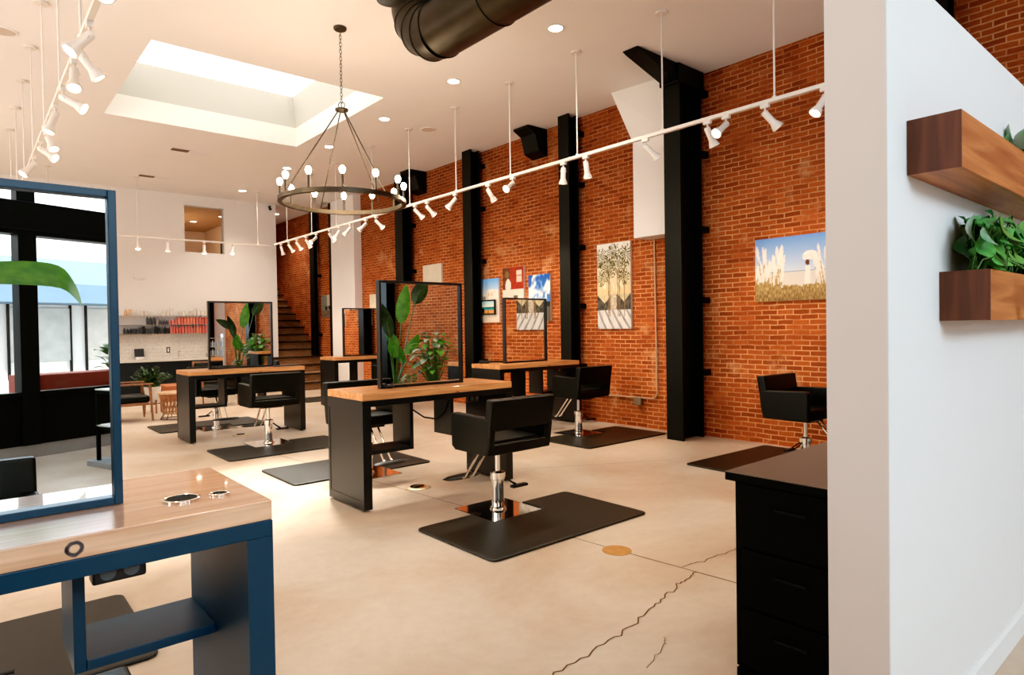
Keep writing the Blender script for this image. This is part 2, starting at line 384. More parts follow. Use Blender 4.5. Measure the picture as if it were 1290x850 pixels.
# back wall (ends before the brick wall) with the upper interior window cut in
YB = 14.75
WX0, WX1, WZ0, WZ1 = 3.61, 4.44, 2.98, 4.0
w = MB(); w.box(-4.7, WX0, YB, YB+.16, 0, ZC).box(WX1, 5.56, YB, YB+.16, 0, ZC).box(WX0, WX1, YB, YB+.16, 0, WZ0).box(WX0, WX1, YB, YB+.16, WZ1, ZC)
struct(w.build('wall_back', M_WALL))
struct(MB().box(5.40, 5.56, YB+.16, 22, 0, ZC).build('wall_stair', M_WALL))
struct(MB().box(-4.7, 6.9, 22.0, 22.2, 0, ZC).build('wall_far', M_WALL))
# left wall with a tall shop window
LW0, LW1, LZ0, LZ1 = 1.2, 8.6, .25, 3.5
w = MB(); w.box(-4.7, -4.5, -7.2, LW0, 0, ZC).box(-4.7, -4.5, LW1, 22.2, 0, ZC).box(-4.7, -4.5, LW0, LW1, 0, LZ0).box(-4.7, -4.5, LW0, LW1, LZ1, ZC)
struct(w.build('wall_left', M_WALL))
win = thing('window_4', '', 'window'); del win['label']; del win['category']; struct(win)
f = MB()
for y in (LW0, LW0+1.85, LW0+3.7, LW0+5.55, LW1-.07): f.box(-4.66, -4.54, y, y+.07, LZ0, LZ1)
f.box(-4.66, -4.54, LW0, LW1, LZ0, LZ0+.07).box(-4.66, -4.54, LW0, LW1, LZ1-.07, LZ1)
f.build('window_frame', M_STEEL, win); MB().box(-4.605, -4.595, LW0, LW1, LZ0, LZ1).build('pane', M_GLASS, win)

# partition in front, with its pale end face
struct(MB().box(1.89, 4.15, .651, .815, 0, 2.281).build('wall_partition', M_PART, bevel=.004))
struct(MB().box(1.8855, 1.8895, .653, .813, 0, 2.279).build('end_tone_sheet', mat('beige_dimmed_end', (.70, .62, .565), .8, spec=.2, var=.02, vs=2)))  # added thin sheet, its beige painted in to dim the bright end face
b = MB(); b.prism([(.651, 0), (.638, 0), (.638, .088), (.646, .102), (.651, .102)], 0, 1.89, 4.15)
struct(b.build('baseboard_partition', M_PART))

# skylight
s = thing('window_1', '', 'w'); del s['label']; del s['category']; struct(s)
def shaft(x0, x1, y0, y1, z0, X0, X1, Y0, Y1, z1):
    m = MB()
    m.quad((x0, y0, z0), (x0, y1, z0), (X0, Y1, z1), (X0, Y0, z1)); m.quad((x1, y1, z0), (x1, y0, z0), (X1, Y0, z1), (X1, Y1, z1))
    m.quad((x1, y0, z0), (x0, y0, z0), (X0, Y0, z1), (X1, Y0, z1)); m.quad((x0, y1, z0), (x1, y1, z0), (X1, Y1, z1), (X0, Y1, z1))
    return m
x0, x1, y0, y1 = sky
shaft(x0, x1, y0, y1, ZC, x0+.02, x1-.02, y0+.02, y1-.04, 4.48).build('lower_shaft', mat('skylight_lower_lit', (.80, .765, .68), .9, emis=(1, .95, .85), es=.04, var=.01), s)  # lit lower band: brighter than the upper shaft, with painted-in glow
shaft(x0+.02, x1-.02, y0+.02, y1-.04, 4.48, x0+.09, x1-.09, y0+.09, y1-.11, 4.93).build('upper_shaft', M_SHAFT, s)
MB().quad((x0+.08, y0+.08, 4.93), (x0+.08, y1-.1, 4.93), (x1-.08, y1-.1, 4.93), (x1-.08, y0+.08, 4.93)).build('glazing', M_SKYGL, s)

# upper interior window: room behind it, frame
iw = thing('window_3', '', 'w'); del iw['label']; del iw['category']; struct(iw)
f = MB(); e = .02
f.box(WX0, WX0+e, YB-.004, YB+.165, WZ0, WZ1).box(WX1-e, WX1, YB-.004, YB+.165, WZ0, WZ1).box(WX0, WX1, YB-.004, YB+.165, WZ0, WZ0+e).box(WX0, WX1, YB-.004, YB+.165, WZ1-e, WZ1)
f.build('window_frame', M_WALL, iw); MB().box(WX0+e, WX1-e, YB+.08, YB+.085, WZ0+e, WZ1-e).build('pane', M_GLASS, iw)
M_LOFT = mat('loft_ceiling_tan', (.50, .27, .12), .9, var=.05, vs=2)
struct(MB().box(2.2, 5.40, YB+.16, 21.9, 2.6, 2.7).build('floor_loft', M_CEIL))
struct(MB().box(2.2, 5.40, YB+.16, 21.9, 4.155, 4.195).build('ceiling_loft', M_LOFT))
struct(MB().box(2.2, 5.38, 19.7, 19.8, 2.7, 4.155).build('wall_loft', mat('loft_wall', (.80, .58, .40), .9, var=.03)))
struct(MB().box(5.37, 5.399, 14.92, 19.7, 2.7, 4.155).build('wall_loft_side', MATS['loft_wall']))
struct(MB().box(5.34, 5.369, 17.6, 18.15, 2.7, 3.72).build('door_loft', M_STEEL))

# front of the room: angled storefront, seen in the mirrors
A = Vector((.69, -4.50, 0)); th = RD(-20); DX = Vector((math.cos(th), math.sin(th), 0)); DN = Vector((-math.sin(th), math.cos(th), 0))
sf = thing('window_2', '', 'w', A, th); del sf['label']; del sf['category']; struct(sf)
S0, S1 = -3.0, 2.55
k = MB(); k.box(S0, S1, -.09, .0, .14, .655).build('kick_panel', M_STEEL, sf)
k = MB(); k.box(S0, S1, -.14, -.02, 0, .14).build('curb', M_CONC, sf)
f = MB()
f.box(S0, S1, -.1, .02, .655, .70); f.box(S0, S1, -.16, .03, 2.35, 2.70); f.box(S0, S1, -.1, .02, 3.6, ZC)
for a in (S0, -1.72, -.235, 1.25, S1-.1):
    wd = .17 if abs(a+.235) < .01 else .1
    f.box(a, a+wd, -.13, .03, .14, 2.37); f.box(a, a+wd, -.1, .02, 2.70, 3.6)
f.build('window_frame', M_STEEL, sf, bevel=.006)
f = MB(); f.box(S0, S1, .031, .034, 2.40, 2.412); f.build('beam_trim', M_COUNT, sf)
MB().box(S0, S1, -.055, -.05, .7, 2.37).build('pane', M_GLASS, sf)
MB().box(S0, S1, -.055, -.05, 2.70, 3.6).build('transom_pane', M_GLASS, sf)
pL = A+DX*S0; pR = A+DX*S1
w = MB(); w.prism([(-4.7, pL.y), (pL.x, pL.y), (pL.x, pL.y-.12), (-4.7, pL.y-.12)], 2, 0, ZC)
struct(w.build('wall_front', M_WALL))
w = MB(); w.box(pR.x, 6.7, pR.y-.14, pR.y, 0, ZC); struct(w.build('wall_entry', M_WALL))
d = thing('door_1', '', 'w'); del d['label']; del d['category']; struct(d)
MB().box(5.2, 6.25, pR.y, pR.y+.06, 0, 3.0).build('door_leaf', M_STEEL, d, bevel=.005)
MB().tube([(5.32, pR.y+.06, .9), (5.32, pR.y+.11, .9), (5.32, pR.y+.11, 1.3), (5.32, pR.y+.06, 1.3)], .012).build('door_handle', M_CHROME, d)
# street outside
struct(MB().box(-40, 40, -60, -7.3, -.16, -.12).build('ground', M_CONC))
# ------------------------------------------------------------------ floor marks
def ribbon(pts, wd, name, m, z=.0012):
    q = MB(); P = [Vector((*p, z)) for p in pts]
    for a, b_ in zip(P, P[1:]):
        n_ = (b_-a).cross(Vector((0, 0, 1))).normalized()*wd*.5
        q.quad(a-n_, b_-n_, b_+n_, a+n_)
    return q.build(name, m, floor)
def jag(pts, amp, n=14, seed=3):
    r_ = random.Random(seed); out = []
    for a, b_ in zip(pts, pts[1:]):
        for k in range(n):
            t = k/n; o_ = r_.uniform(-amp, amp)
            out.append((a[0]+(b_[0]-a[0])*t+o_*.4, a[1]+(b_[1]-a[1])*t+o_))
    out.append(pts[-1]); return out
ribbon([(2.49, 6.9), (2.70, 4.62), (2.866, 2.43), (2.93, 1.75), (2.99, 1.2)], .006, 'control_joint', M_JOINT)
ribbon([(2.78, 5.02), (4.2, 4.25), (5.2, 3.7)], .004, 'control_joint', M_JOINT)
ribbon(jag([(1.35, 1.68), (1.662, 1.716), (2.048, 1.755), (2.404, 1.82), (2.70, 1.90), (2.91, 1.93)], .018, 10), .0065, 'crack', M_JOINT)
ribbon(jag([(2.91, 2.02), (3.12, 1.99), (3.5, 1.98), (4.2, 2.1)], .014, 8, 5), .005, 'crack', M_JOINT)
ribbon(jag([(.98, 3.9), (.95, 3.3), (.80, 2.9)], .02, 8, 8), .004, 'crack', M_JOINT)
ribbon(jag([(1.95, 1.52), (2.15, 1.58), (2.2, 1.62)], .01, 6, 9), .003, 'crack', M_JOINT)
st = MB(); st.lathe([(.085, 0), (.085, .0016)], (2.86, 2.43, 0), 30); st.build('rust_stain', M_RUST, floor)
def floor_outlet(loc, label):
    t = thing('floor_outlet', label, 'floor outlet', loc, group='round floor outlets')
    MB().lathe([(.001, .0), (.10, .0), (.10, .006), (.088, .010), (.001, .010)], n=32).build('cover_ring', M_BRASS, t)
    MB().lathe([(.001, .009), (.07, .009), (.07, .013), (.001, .013)], n=28).build('lid', M_CHROME, t)
    MB().box(-.045, .045, -.012, .012, .012, .02).build('latch', M_BRONZE, t)
floor_outlet((2.826, 4.5, 0), 'round metal floor outlet cover under the centre styling station')
floor_outlet((2.65, 8.36, 0), 'round brass floor outlet cover under the far left styling station')

# ------------------------------------------------------------------ styling stations
W_, D_, H_ = 1.39, .57, .845
def station(label, loc, top, fm=None):
    """origin: near left corner of the top; long side along X"""
    t = thing('styling_station', label, 'styling station', loc)
    MB().box(0, W_, 0, D_, .793, H_).build('worktop', top, t, bevel=.003)
    f_ = MB(); f_.box(.0, W_, .002, .03, .748, .792).box(0, W_, D_-.03, D_-.002, .748, .792).box(.03, W_-.03, .03, D_-.03, .776, .792)
    f_.build('apron', fm or M_FRAME, t, bevel=.002)
    for sx in (0, 1):
        xa, xb = (0.002, .066) if sx == 0 else (W_-.066, W_-.002)
        p = MB(); p.box(xa, xb, .002, D_-.002, .014, .748)
        xo = xa if sx == 0 else xb; dx = -.003 if sx == 0 else .003
        # raised border round the outer face
        for (ya, yb, za, zb) in ((.002, .03, .014, .79), (D_-.03, D_-.002, .014, .79), (.03, D_-.03, .014, .075), (.03, D_-.03, .715, .79)):
            p.box(min(xo, xo+dx), max(xo, xo+dx), ya, yb, za, zb)
        sp = p.build('side_panel', fm or M_FRAME, t)
        for yy in (.06, D_-.06): MB().lathe([(.018, 0), (.018, .015)], ((xa+xb)/2, yy, 0), 12).build('foot', M_RUBBER, sp)
    for (xa, xb, xs, ya, yb) in ((.066, .42, .395, .012, .27), (W_-.42, W_-.066, W_-.42, .30, D_-.012)):
        MB().box(xs, xs+.028, ya, yb, .40, .776).build('divider_panel', fm or M_FRAME, t, bevel=.002)
        MB().box(xa if xs > xa+.01 else xs+.0285, xs-.0005 if xs > xa+.01 else xb, ya, yb, .4005, .428).build('shelf', fm or M_FRAME, t, bevel=.002)
    o_ = MB(); o_.box(W_-.405, W_-.29, .065, .115, .70, .748)
    ob = o_.build('power_outlet', M_PLASTK, t, bevel=.006)
    for cx_ in (W_-.372, W_-.322):
        q = MB().lathe([(.017, 0), (.017, .002)], (cx_, .065, .725), 16, (0, -1, 0))
        q.build('socket', mat('socket_grey', (.10, .11, .115), .4, var=.05), ob)
    return t
stations = {
 'near': station('foreground styling station with knotty blond wood top and black frame with painted-in blue sky sheen, at left', (-.76, 1.74, 0), M_TOP0, M_SKYTINT),
 'mid': station('centre styling station with orange wood top and black metal legs', (2.15, 4.14, 0), M_TOP),
}
G_ST = 'styling stations'
for key, loc, lab in (('farleft', (2.005, 8.11, 0), 'far left styling station with wood top in front of the back bar'),
                      ('wall', (4.95, 6.0, 0), 'wood topped styling station behind the centre one, near the small group of wall pictures'),
                      ('back', (4.73, 10.06, 0), 'farthest styling station, beside the white pilaster and the stairs'),
                      ('right', (5.04, 1.60, 0), 'styling station mostly hidden behind the white partition at right')):
    stations[key] = dup(stations['mid'], loc, 0, lab)

# table mirrors, glass on both sides
def mirror(label, loc, fm=M_FRAME):
    t = thing('standing_mirror', label, 'mirror', loc)
    w_, h_, d_, b_ = .785, .835, .05, .02
    f_ = MB(); f_.box(0, b_, 0, d_, 0, h_).box(w_-b_, w_, 0, d_, 0, h_).box(b_, w_-b_, 0, d_, 0, b_).box(b_, w_-b_, 0, d_, h_-b_, h_)
    f_.build('mirror_frame', fm, t, bevel=.002)
    MB().box(b_, w_-b_, d_/2-.004, d_/2+.004, b_, h_-b_).build('mirror_glass', M_MIRROR, t)
    return t
zt = H_+.0005
mr = mirror('large foreground mirror in black frame with painted-in sky sheen, reflecting the storefront windows', (-.462, 1.985, zt), M_SKYTINT)
mr = mirror('black framed mirror on the centre station reflecting tall leafy plants', (2.437, 4.395, zt))
dup(mr, (2.297, 8.35, zt), 0, 'black framed mirror on the far left station reflecting plants and bottles')
dup(mr, (5.235, 6.235, zt), RD(3.6), 'black framed mirror on the station by the group of wall pictures')
dup(mr, (5.02, 10.31, zt), 0, 'black framed mirror on the farthest station, beside the white pilaster')

# ------------------------------------------------------------------ salon chairs
def salon_chair(label, loc, rz=0):
    """origin at the pump; faces +Y"""
    t = thing('salon_chair', label, 'salon chair', loc, rz)
    w_ = .285
    for sx in (-1, 1):
        a = MB(); xa, xb = (-w_, -w_+.062) if sx < 0 else (w_-.062, w_)
        a.prism([(-.25, .47), (-.215, .452), (.12, .452), (.16, .478), (.165, .70), (.15, .712), (-.27, .70)], 0, xa, xb)
        a.build('armrest', M_VINYL, t, bevel=.012, seg=3)
    bk = MB()     # padded back, open between pad and lower rail
    bk.prism([(-.31, .825), (-.235, .83), (-.205, .63), (-.275, .615)], 0, -w_+.002, w_-.002)
    bk.prism([(-.265, .525), (-.19, .53), (-.19, .455), (-.25, .452)], 0, -w_+.002, w_-.002)
    for sx in (-1, 1):
        xa, xb = (-w_+.002, -w_+.05) if sx < 0 else (w_-.05, w_-.002)
        bk.prism([(-.282, .64), (-.205, .64), (-.19, .5), (-.262, .5)], 0, xa, xb)
    bk.build('backrest', M_VINYL, t, bevel=.012, seg=3)
    s_ = MB(); s_.box(-w_+.062, w_-.062, -.235, .155, .445, .545); s_.build('seat_cushion', M_VINYL, t, bevel=.02, seg=3)
    u = MB(); u.box(-.12, .12, -.14, .1, .425, .447); u.build('seat_plate', M_STEEL, t)
    p = MB(); p.lathe([(.018, .25), (.018, .43)], n=16); p.build('piston', M_CHROME, t)
    p = MB(); p.lathe([(.062, .008), (.055, .022), (.045, .03), (.045, .22), (.054, .225), (.054, .272), (.03, .282)], n=24); p.build('pump_column', M_CHROME, t)
    p = MB(); p.box(-.222, .222, -.225, .225, 0, .008); p.build('base_plate', M_CHROME, t, bevel=.003)
    fr = MB()
    for sx in (-.036, .036): fr.tube([(sx, .08, .44), (sx, .13, .43), (sx, .34, .185), (sx, .37, .17)], .009, 8)
    fo = fr.build('footrest', M_CHROME, t)
    q = MB(); q.lathe([(.001, -.012), (.05, -.012), (.062, 0), (.05, .012), (.001, .012)], n=20)
    q.v = [(x*2.9, y*.85+.43, z+.168+.0) for x, y, z in q.v]; q.build('foot_pad', M_RUBBER, fo)
    lv = MB(); lv.tube([(.035, -.02, .24), (.075, -.06, .2), (.10, -.085, .175)], .006, 8).tube([(.045, .0, .24), (.10, -.03, .19), (.125, -.055, .175)], .006, 8)
    l_ = lv.build('pump_lever', M_STEEL, t)
    MB().box(.06, .20, -.105, -.06, .158, .178).build('pedal_pad', M_RUBBER, l_, bevel=.006)
    return t
ch = salon_chair('black vinyl salon chair with chrome base in front of the centre station, back towards us', (2.895, 3.555, 0))
CH = [((2.775, 5.26, 0), PI, 'black salon chair on the far side of the centre station, mostly hidden behind it'),
      ((2.695, 7.505, 0), 0, 'black salon chair in front of the far left station, back towards us'),
      ((2.61, 9.22, 0), PI, 'black salon chair behind the far left station, seen under its top'),
      ((5.70, 5.42, 0), 0, 'black salon chair near the brick wall, beside the big palm tree picture'),
      ((5.45, 9.45, 0), 0, 'black salon chair at the farthest station, just left of the centre mirror'),
      ((5.74, 2.665, 0), RD(178), 'black salon chair seen side-on under the pampas grass picture'),
      ((-.07, 1.165, 0), 0, 'black salon chair at the foreground station, arm end at bottom left'),
      ((-.10, 2.88, 0), PI, 'black salon chair hidden behind the foreground mirror')]
for loc, rz, lab in CH: dup(ch, loc, rz, lab)

# anti-fatigue mats with a notch for the chair base
def floor_mat_thing(label, loc, rz=0):
    """origin at the middle of the notched edge; lies towards -Y"""
    t = MB(); hw, dp, nw, nd = .685, .80, .226, .23
    r_ = .045; nw = .23; nd = .235
    def corner(cx_, cy_, a0):
        return [(cx_+r_*math.cos(a0+PI/2*k/4), cy_+r_*math.sin(a0+PI/2*k/4)) for k in range(5)]
    poly = corner(-hw+r_, -dp+r_, PI) + corner(hw-r_, -dp+r_, -PI/2) + corner(hw-r_, -r_, 0) + [(nw, 0), (nw, -nd), (-nw, -nd), (-nw, 0)] + corner(-hw+r_, -r_, PI/2)
    t.prism(poly, 2, 0, .016)
    o = t.build('anti_fatigue_mat', M_MATDK, bevel=.008, seg=2, loc=loc); o.rotation_euler.z = rz
    return tag(o, label, 'floor mat')
m0 = floor_mat_thing('dark rubber floor mat under the centre chair, nearest the middle of the floor', (2.89, 3.555, 0))
for loc, rz, lab in (((2.775, 5.26, 0), PI, 'grey rubber floor mat on the far side of the centre station'),
                     ((2.695, 7.505, 0), 0, 'grey rubber floor mat under the chair at the far left station'),
                     ((2.61, 9.22, 0), PI, 'grey rubber floor mat behind the far left station, by the round wood table'),
                     ((5.70, 5.42, 0), 0, 'dark rubber floor mat by the brick wall, under the chair beside the palm picture'),
                     ((5.74, 2.665, 0), RD(178), 'dark rubber floor mat beyond the black cabinet, at the foot of the brick wall'),
                     ((-.10, 2.88, 0), PI, 'brown-grey rubber floor mat behind the foreground station, at lower left'),
                     ((5.40, 11.2, 0), PI, 'dark rubber floor mat beyond the farthest station, near the stairs')):
    o = m0.copy(); COL.objects.link(o); o.location = loc; o.rotation_euler.z = rz; o['label'] = lab

# tool holder rings let into the near worktop
def holder(label, x, y, r):
    t = thing('tool_holder_ring', label, 'holder', (x, y, zt))
    MB().lathe([(r+.003, .0), (r+.003, .004), (r-.001, .0055), (r-.005, .004), (r-.005, 0)], n=48, closed=True).build('rim', M_CHROME, t)
    MB().lathe([(r-.005, .0), (r-.005, .0012)], n=40).build('well', M_CABBLK, t)
holder('large chrome tool holder ring set in the foreground wood top', .449, 1.918, .044)
holder('small chrome tool holder ring, nearer the end of the foreground wood top', .543, 1.905, .024)
# small things on the other tops
t = tag(MB().prism([(-.16, -.10), (.16, -.12), (.17, .07), (-.12, .12)], 2, 0, .012).build('tool_tray', M_RUBBER, bevel=.004, loc=(3.20, 8.30, zt)), 'thin black tool mat at the right end of the far left station', 'tool mat')
t = thing('curling_iron', 'black curling iron lying on the station by the group of wall pictures', 'curling iron', (5.02, 6.50, zt), RD(-20))
MB().tube([(0, 0, .022), (.13, 0, .020)], .02, 12).build('handle', M_PLASTK, t)
MB().tube([(.13, 0, .020), (.33, 0, .014)], .011, 10).build('barrel', M_STEEL, t)
tag(MB().prism([(-.03, 0), (.03, 0), (.025, .07), (-.02, .07)], 1, -.05, .05).build('tool_block', M_PLASTK, bevel=.006, loc=(3.125, 8.37, zt)), 'small black tool block beside the far left mirror', 'holder')
tag(MB().lathe([(.016, 0), (.018, .05), (.014, .055)], n=16, d=(1, 0, 0)).build('clipper', M_PLASTK, loc=(2.468, 4.362, zt+.0185)), 'small black clipper at the left foot of the centre mirror', 'clipper')
t = thing('power_cord', 'black power cord looping under the centre station', 'cord'); 
MB().tube([(2.72, 4.62, .74), (2.76, 4.5, .66), (2.84, 4.42, .585), (2.95, 4.40, .56), (3.04, 4.42, .60), (3.1, 4.44, .70), (3.11, 4.45, .745)], .007, 8).build('cable', M_RUBBER, t)

# ------------------------------------------------------------------ steel columns and brackets
def column(label, xf, y0, y1, xb=6.52, tf=.028, clips=(.75, 1.58, 2.39, 3.25, 3.95)):
    t = thing('steel_column', label, 'column', (xf, (y0+y1)/2, 0))
    hy = (y1-y0)/2; d = xb-xf; m = MB()
    m.box(0, tf, -hy, hy, 0, ZC).box(d-tf, d, -hy, hy, 0, ZC).box(tf, d-tf, -.012, .012, 0, ZC)
    m.build('i_beam', M_STEEL, t, bevel=.003)
    for z in clips:
        q = MB(); q.box(d-.05, 6.598-xf, -hy-.045, -hy+.0, z-.035, z+.035); a = q.build('anchor_clip', M_STEEL, t, bevel=.003)
    return t
col = column('large black steel I-beam column standing between the palm picture and the pampas picture', 6.10, 4.20, 4.42)
hb = MB(); hb.prism([(-.72, 4.195), (-.66, 4.17), (-.02, 4.0), (.06, 3.9), (.06, 4.195)], 1, -.1, .1); hb.build('haunch', M_STEEL, col, bevel=.004)
hb = MB(); hb.box(-.04, .45, -.13, .13, 3.98, 4.19); hb.build('cap_plate', M_STEEL, col, bevel=.004)
column('slim black steel column on the brick wall between the sky picture and the palm picture', 6.33, 6.14, 6.34)
column('slim black steel column on the brick wall just right of the centre mirror', 6.33, 8.35, 8.58)
column('slim black steel column on the brick wall behind the chandelier right edge', 6.33, 10.48, 10.76)
column('slim black steel column at the left edge of the white pilaster', 6.44, 13.74, 13.90, clips=())
column('black steel column farthest back, in front of the brick stairs', 6.43, 14.70, 14.94, clips=(1.2, 2.6))
column('black steel column high above the partition, near the top right corner', 6.33, 1.72, 1.94, clips=(1.2, 2.6))
column('black steel column behind us on the brick wall, seen in the centre mirror', 6.33, -2.55, -2.29, clips=(1.2, 2.6))
def stub(label, y):
    m = MB(); m.prism([(0, 3.80), (-.17, 3.86), (-.24, 4.10), (-.38, 4.17), (-.38, 4.198), (0, 4.198)], 1, -.16, .16)
    tag(m.build('beam_bracket', M_STEEL, bevel=.006, loc=(6.598, y, 0)), label, 'bracket')
stub('short black beam bracket atop the brick wall, left of the column by the palm picture', 6.99)
stub('short black beam bracket at the top of the brick wall, beside the chandelier', 10.2)
# white boxed pilasters
p = MB(); p.box(6.3, 6.598, 4.52, 5.02, 2.37, 3.54)
P8 = [(6.3, 4.52, 3.54), (6.598, 4.52, 3.54), (6.598, 5.02, 3.54), (6.3, 5.02, 3.54), (6.3, 4.52, 4.198), (6.598, 4.52, 4.198), (6.598, 5.28, 4.198), (6.22, 5.28, 4.198)]
for f_ in ((4, 5, 6, 7), (0, 1, 5, 4), (2, 3, 7, 6), (1, 2, 6, 5)): p.quad(*[P8[i] for i in f_])
p.quad(P8[0], P8[4], P8[7]).quad(P8[0], P8[7], P8[3])
struct(p.build('trim_1', M_WALL, bevel=.004))
struct(MB().box(6.42, 6.598, 12.62, 13.73, 0, 4.198).build('trim_2', M_WALL, bevel=.004))

# conduit and junction box
t = thing('electrical_conduit', 'thin painted conduit running down the brick beside the big column, then sideways', 'conduit')
pts = [(6.575, 4.92, 2.36), (6.575, 4.90, .47)]
pts += [(6.575, 4.90+.09*(1-math.cos(a)), .47-.09*math.sin(a)) for a in (PI/8, PI/4, 3*PI/8, PI/2)] + [(6.575, 6.1, .375)]
MB().tube(pts, .011, 8).build('conduit_pipe', M_CONDUIT, t)
MB().box(6.535, 6.598, 5.13, 5.24, .29, .385).build('junction_box', mat('grey_box', (.30, .21, .13), .6, .3, var=.15), t, bevel=.006)
tag(MB().tube([(6.57, 8.86, 0.02), (6.57, 8.86, 4.18)], .010, 8).build('vertical_conduit', M_CONDUIT), 'thin vertical conduit left of the slim column by the centre mirror', 'conduit')

# ------------------------------------------------------------------ pictures
def srgb(c): return tuple((x/12.92 if x <= .04045 else ((x+.055)/1.055)**2.4) for x in c)
def mix(a, b, t): t = max(0, min(1, t)); return tuple(x+(y-x)*t for x, y in zip(a, b))
def nz(x, y, s=1., k=0): return noise.noise(Vector((x*s, y*s, k*3.7)))*.5+.5
def picture(name, label, cat, y0, y1, z0, z1, fn, res=.012, depth=.035, frame=None, x=None, gx=0.):
    """a canvas hung on the brick wall; y0 is its left edge as seen from the room (larger y)"""
    xw = (XW if x is None else x)-.0003
    t = thing(name, label, cat, (xw, (y0+y1)/2, z0))
    yc = (y0+y1)/2; H = z1-z0; Wd = y0-y1
    MB().box(-depth+.001, 0, -Wd/2, Wd/2, 0, H).build('canvas_body', M_CANVAS, t, bevel=.002)
    nu, nv = max(8, int(Wd/res)), max(8, int(H/res))
    vs, fs, cs = [], [], []
    for j in range(nv+1):
        for i in range(nu+1):
            u, v = i/nu, j/nv
            vs.append((-depth, Wd/2-u*Wd, v*H)); cs.append(fn(u, v))
    for j in range(nv):
        for i in range(nu):
            a = j*(nu+1)+i; fs.append((a, a+1, a+nu+2, a+nu+1))
    me = bpy.data.meshes.new('print'); me.from_pydata(vs, [], fs); me.update()
    ca = me.color_attributes.new('paint', 'FLOAT_COLOR', 'POINT')
    for i, c_ in enumerate(cs): ca.data[i].color = (*srgb([max(0, min(1, q)) for q in c_]), 1)
    me.materials.append(M_PAINT)
    o = bpy.data.objects.new('print', me); COL.objects.link(o); o.parent = t
    if frame:
        b_ = .02; d = depth+.012
        f_ = MB(); f_.box(-d, -.002, -Wd/2-b_, -Wd/2, -b_, H+b_).box(-d, -.002, Wd/2, Wd/2+b_, -b_, H+b_).box(-d, -.002, -Wd/2, Wd/2, -b_, 0).box(-d, -.002, -Wd/2, Wd/2, H, H+b_)
        f_.build('picture_frame', frame, t)
    return t
G1 = random.Random(4)
PL = [(G1.uniform(0, .28) if k_ % 3 else G1.uniform(.60, .95), G1.uniform(.50, .90), G1.uniform(-.12, .12), G1.uniform(.013, .022)) for k_ in range(46)]
def p_grass(u, v):
    c = mix((.88, .88, .88), (.44, .60, .82), (v-.38)/.62)
    if v < .46: c = mix((.93, .87, .78), (.86, .82, .78), v/.46)
    if abs(v-.455) < .006: c = (.55, .6, .66)
    for x, top, ln, wd in PL:                # plumes of pampas grass
        xx = x+ln*(v-.3)
        if v < top and v > top-.26: 
            w = wd*math.sin(PI*(top-v)/.26)**.6
            if abs(u-xx) < w*(.7+.6*nz(u, v, 60)): c = mix(c, (.96, .90, .84), .85)
        elif v <= top-.26 and abs(u-xx) < .004: c = (.72, .58, .36)
    g = .17+.20*max(0, (abs(u-.5)-.15))+.14*nz(u*9, v*2, 6)
    if v < g: c = mix((.40, .27, .12), (.84, .70, .46), nz(u*5, v*.8, 22)*1.2+(v-.15))
    if (u-.56)**2/.075**2+(v-.67)**2/.085**2 < 1 and v > .62: c = mix((.97, .84, .78), (.98, .95, .92), nz(u, v, 20))
    if ((u-.535)/.02)**2+((v-.575)/.045)**2 < 1: c = (.40, .22, .15)
    if abs(u-.535) < .028-.02*(v-.25) and .25 < v < .52: c = (.97, .90, .85)
    return c
picture('pampas_picture', 'wide canvas of a parasol figure among white pampas grass, right of the big column', 'picture', 3.58, 2.52, 1.535, 2.205, p_grass, .007)
CR = [(.30, .70, .30), (.63, .74, .32), (.48, .88, .26), (.12, .84, .24), (.88, .86, .26), (.80, .60, .2), (.16, .58, .18)]
def p_palm(u, v):
    c = mix((.88, .76, .56), (.97, .95, .90), (v-.40)*1.8)
    if v > .36:
        for k, (cx_, cy_, r_) in enumerate(CR):
            dx, dy = (u-cx_)*.5, v-cy_; d = math.hypot(dx, dy)*1.25
            a = math.atan2(dy, dx)+d*2.2*(1 if dx > 0 else -1)+(nz(u*2, v*1.5, 9, 4)-.5)*1.1
            lim = r_*(.55+.45*nz(math.cos(a)*2, math.sin(a)*2, 2, k))*.75
            if d < lim and math.sin(a*13+k) > -.35+.9*d/lim:
                g_ = nz(u*4, v*4, 9, k); c = mix((.17, .17, .06), (.66, .56, .24), g_)
        if nz(u*2, v, 13, 9) < .30: c = mix(c, (.97, .94, .86), .7)
    if .22 < v < .40:
        c = mix((.16, .15, .13), (.50, .45, .38), nz(u, v, 18))
        if .38 < u < .58: c = mix((.93, .86, .76), (.6, .52, .44), nz(u, v*2, 18))
        if v > .30+.10*abs(u-.22)/.22 and u < .44: c = mix((.92, .84, .68), (.75, .66, .5), nz(u, v, 20))
        if v > .31+.1*abs(u-.8)/.2 and u > .6: c = mix((.92, .84, .68), (.7, .62, .46), nz(u, v, 20))
    if v <= .22:
        c = mix((.93, .90, .86), (.80, .77, .74), nz(u, v, 5))
        s_ = (u+(v-.22)*(.9+.5*u)) % .21
        if s_ < .05+.02*nz(u, v, 8): c = mix((.50, .48, .48), (.72, .68, .66), nz(u, v, 14))
    for x in (.33, .37, .61, .66, .80):
        if abs(u-x-.02*math.sin(v*5)) < .012 and .14 < v < .70: c = mix((.42, .32, .22), (.68, .55, .38), nz(u, v, 40))
    return c
picture('palm_picture', 'tall canvas of palm trees casting long shadows, left of the big column', 'picture', 5.86, 5.29, 1.263, 2.395, p_palm, .006)
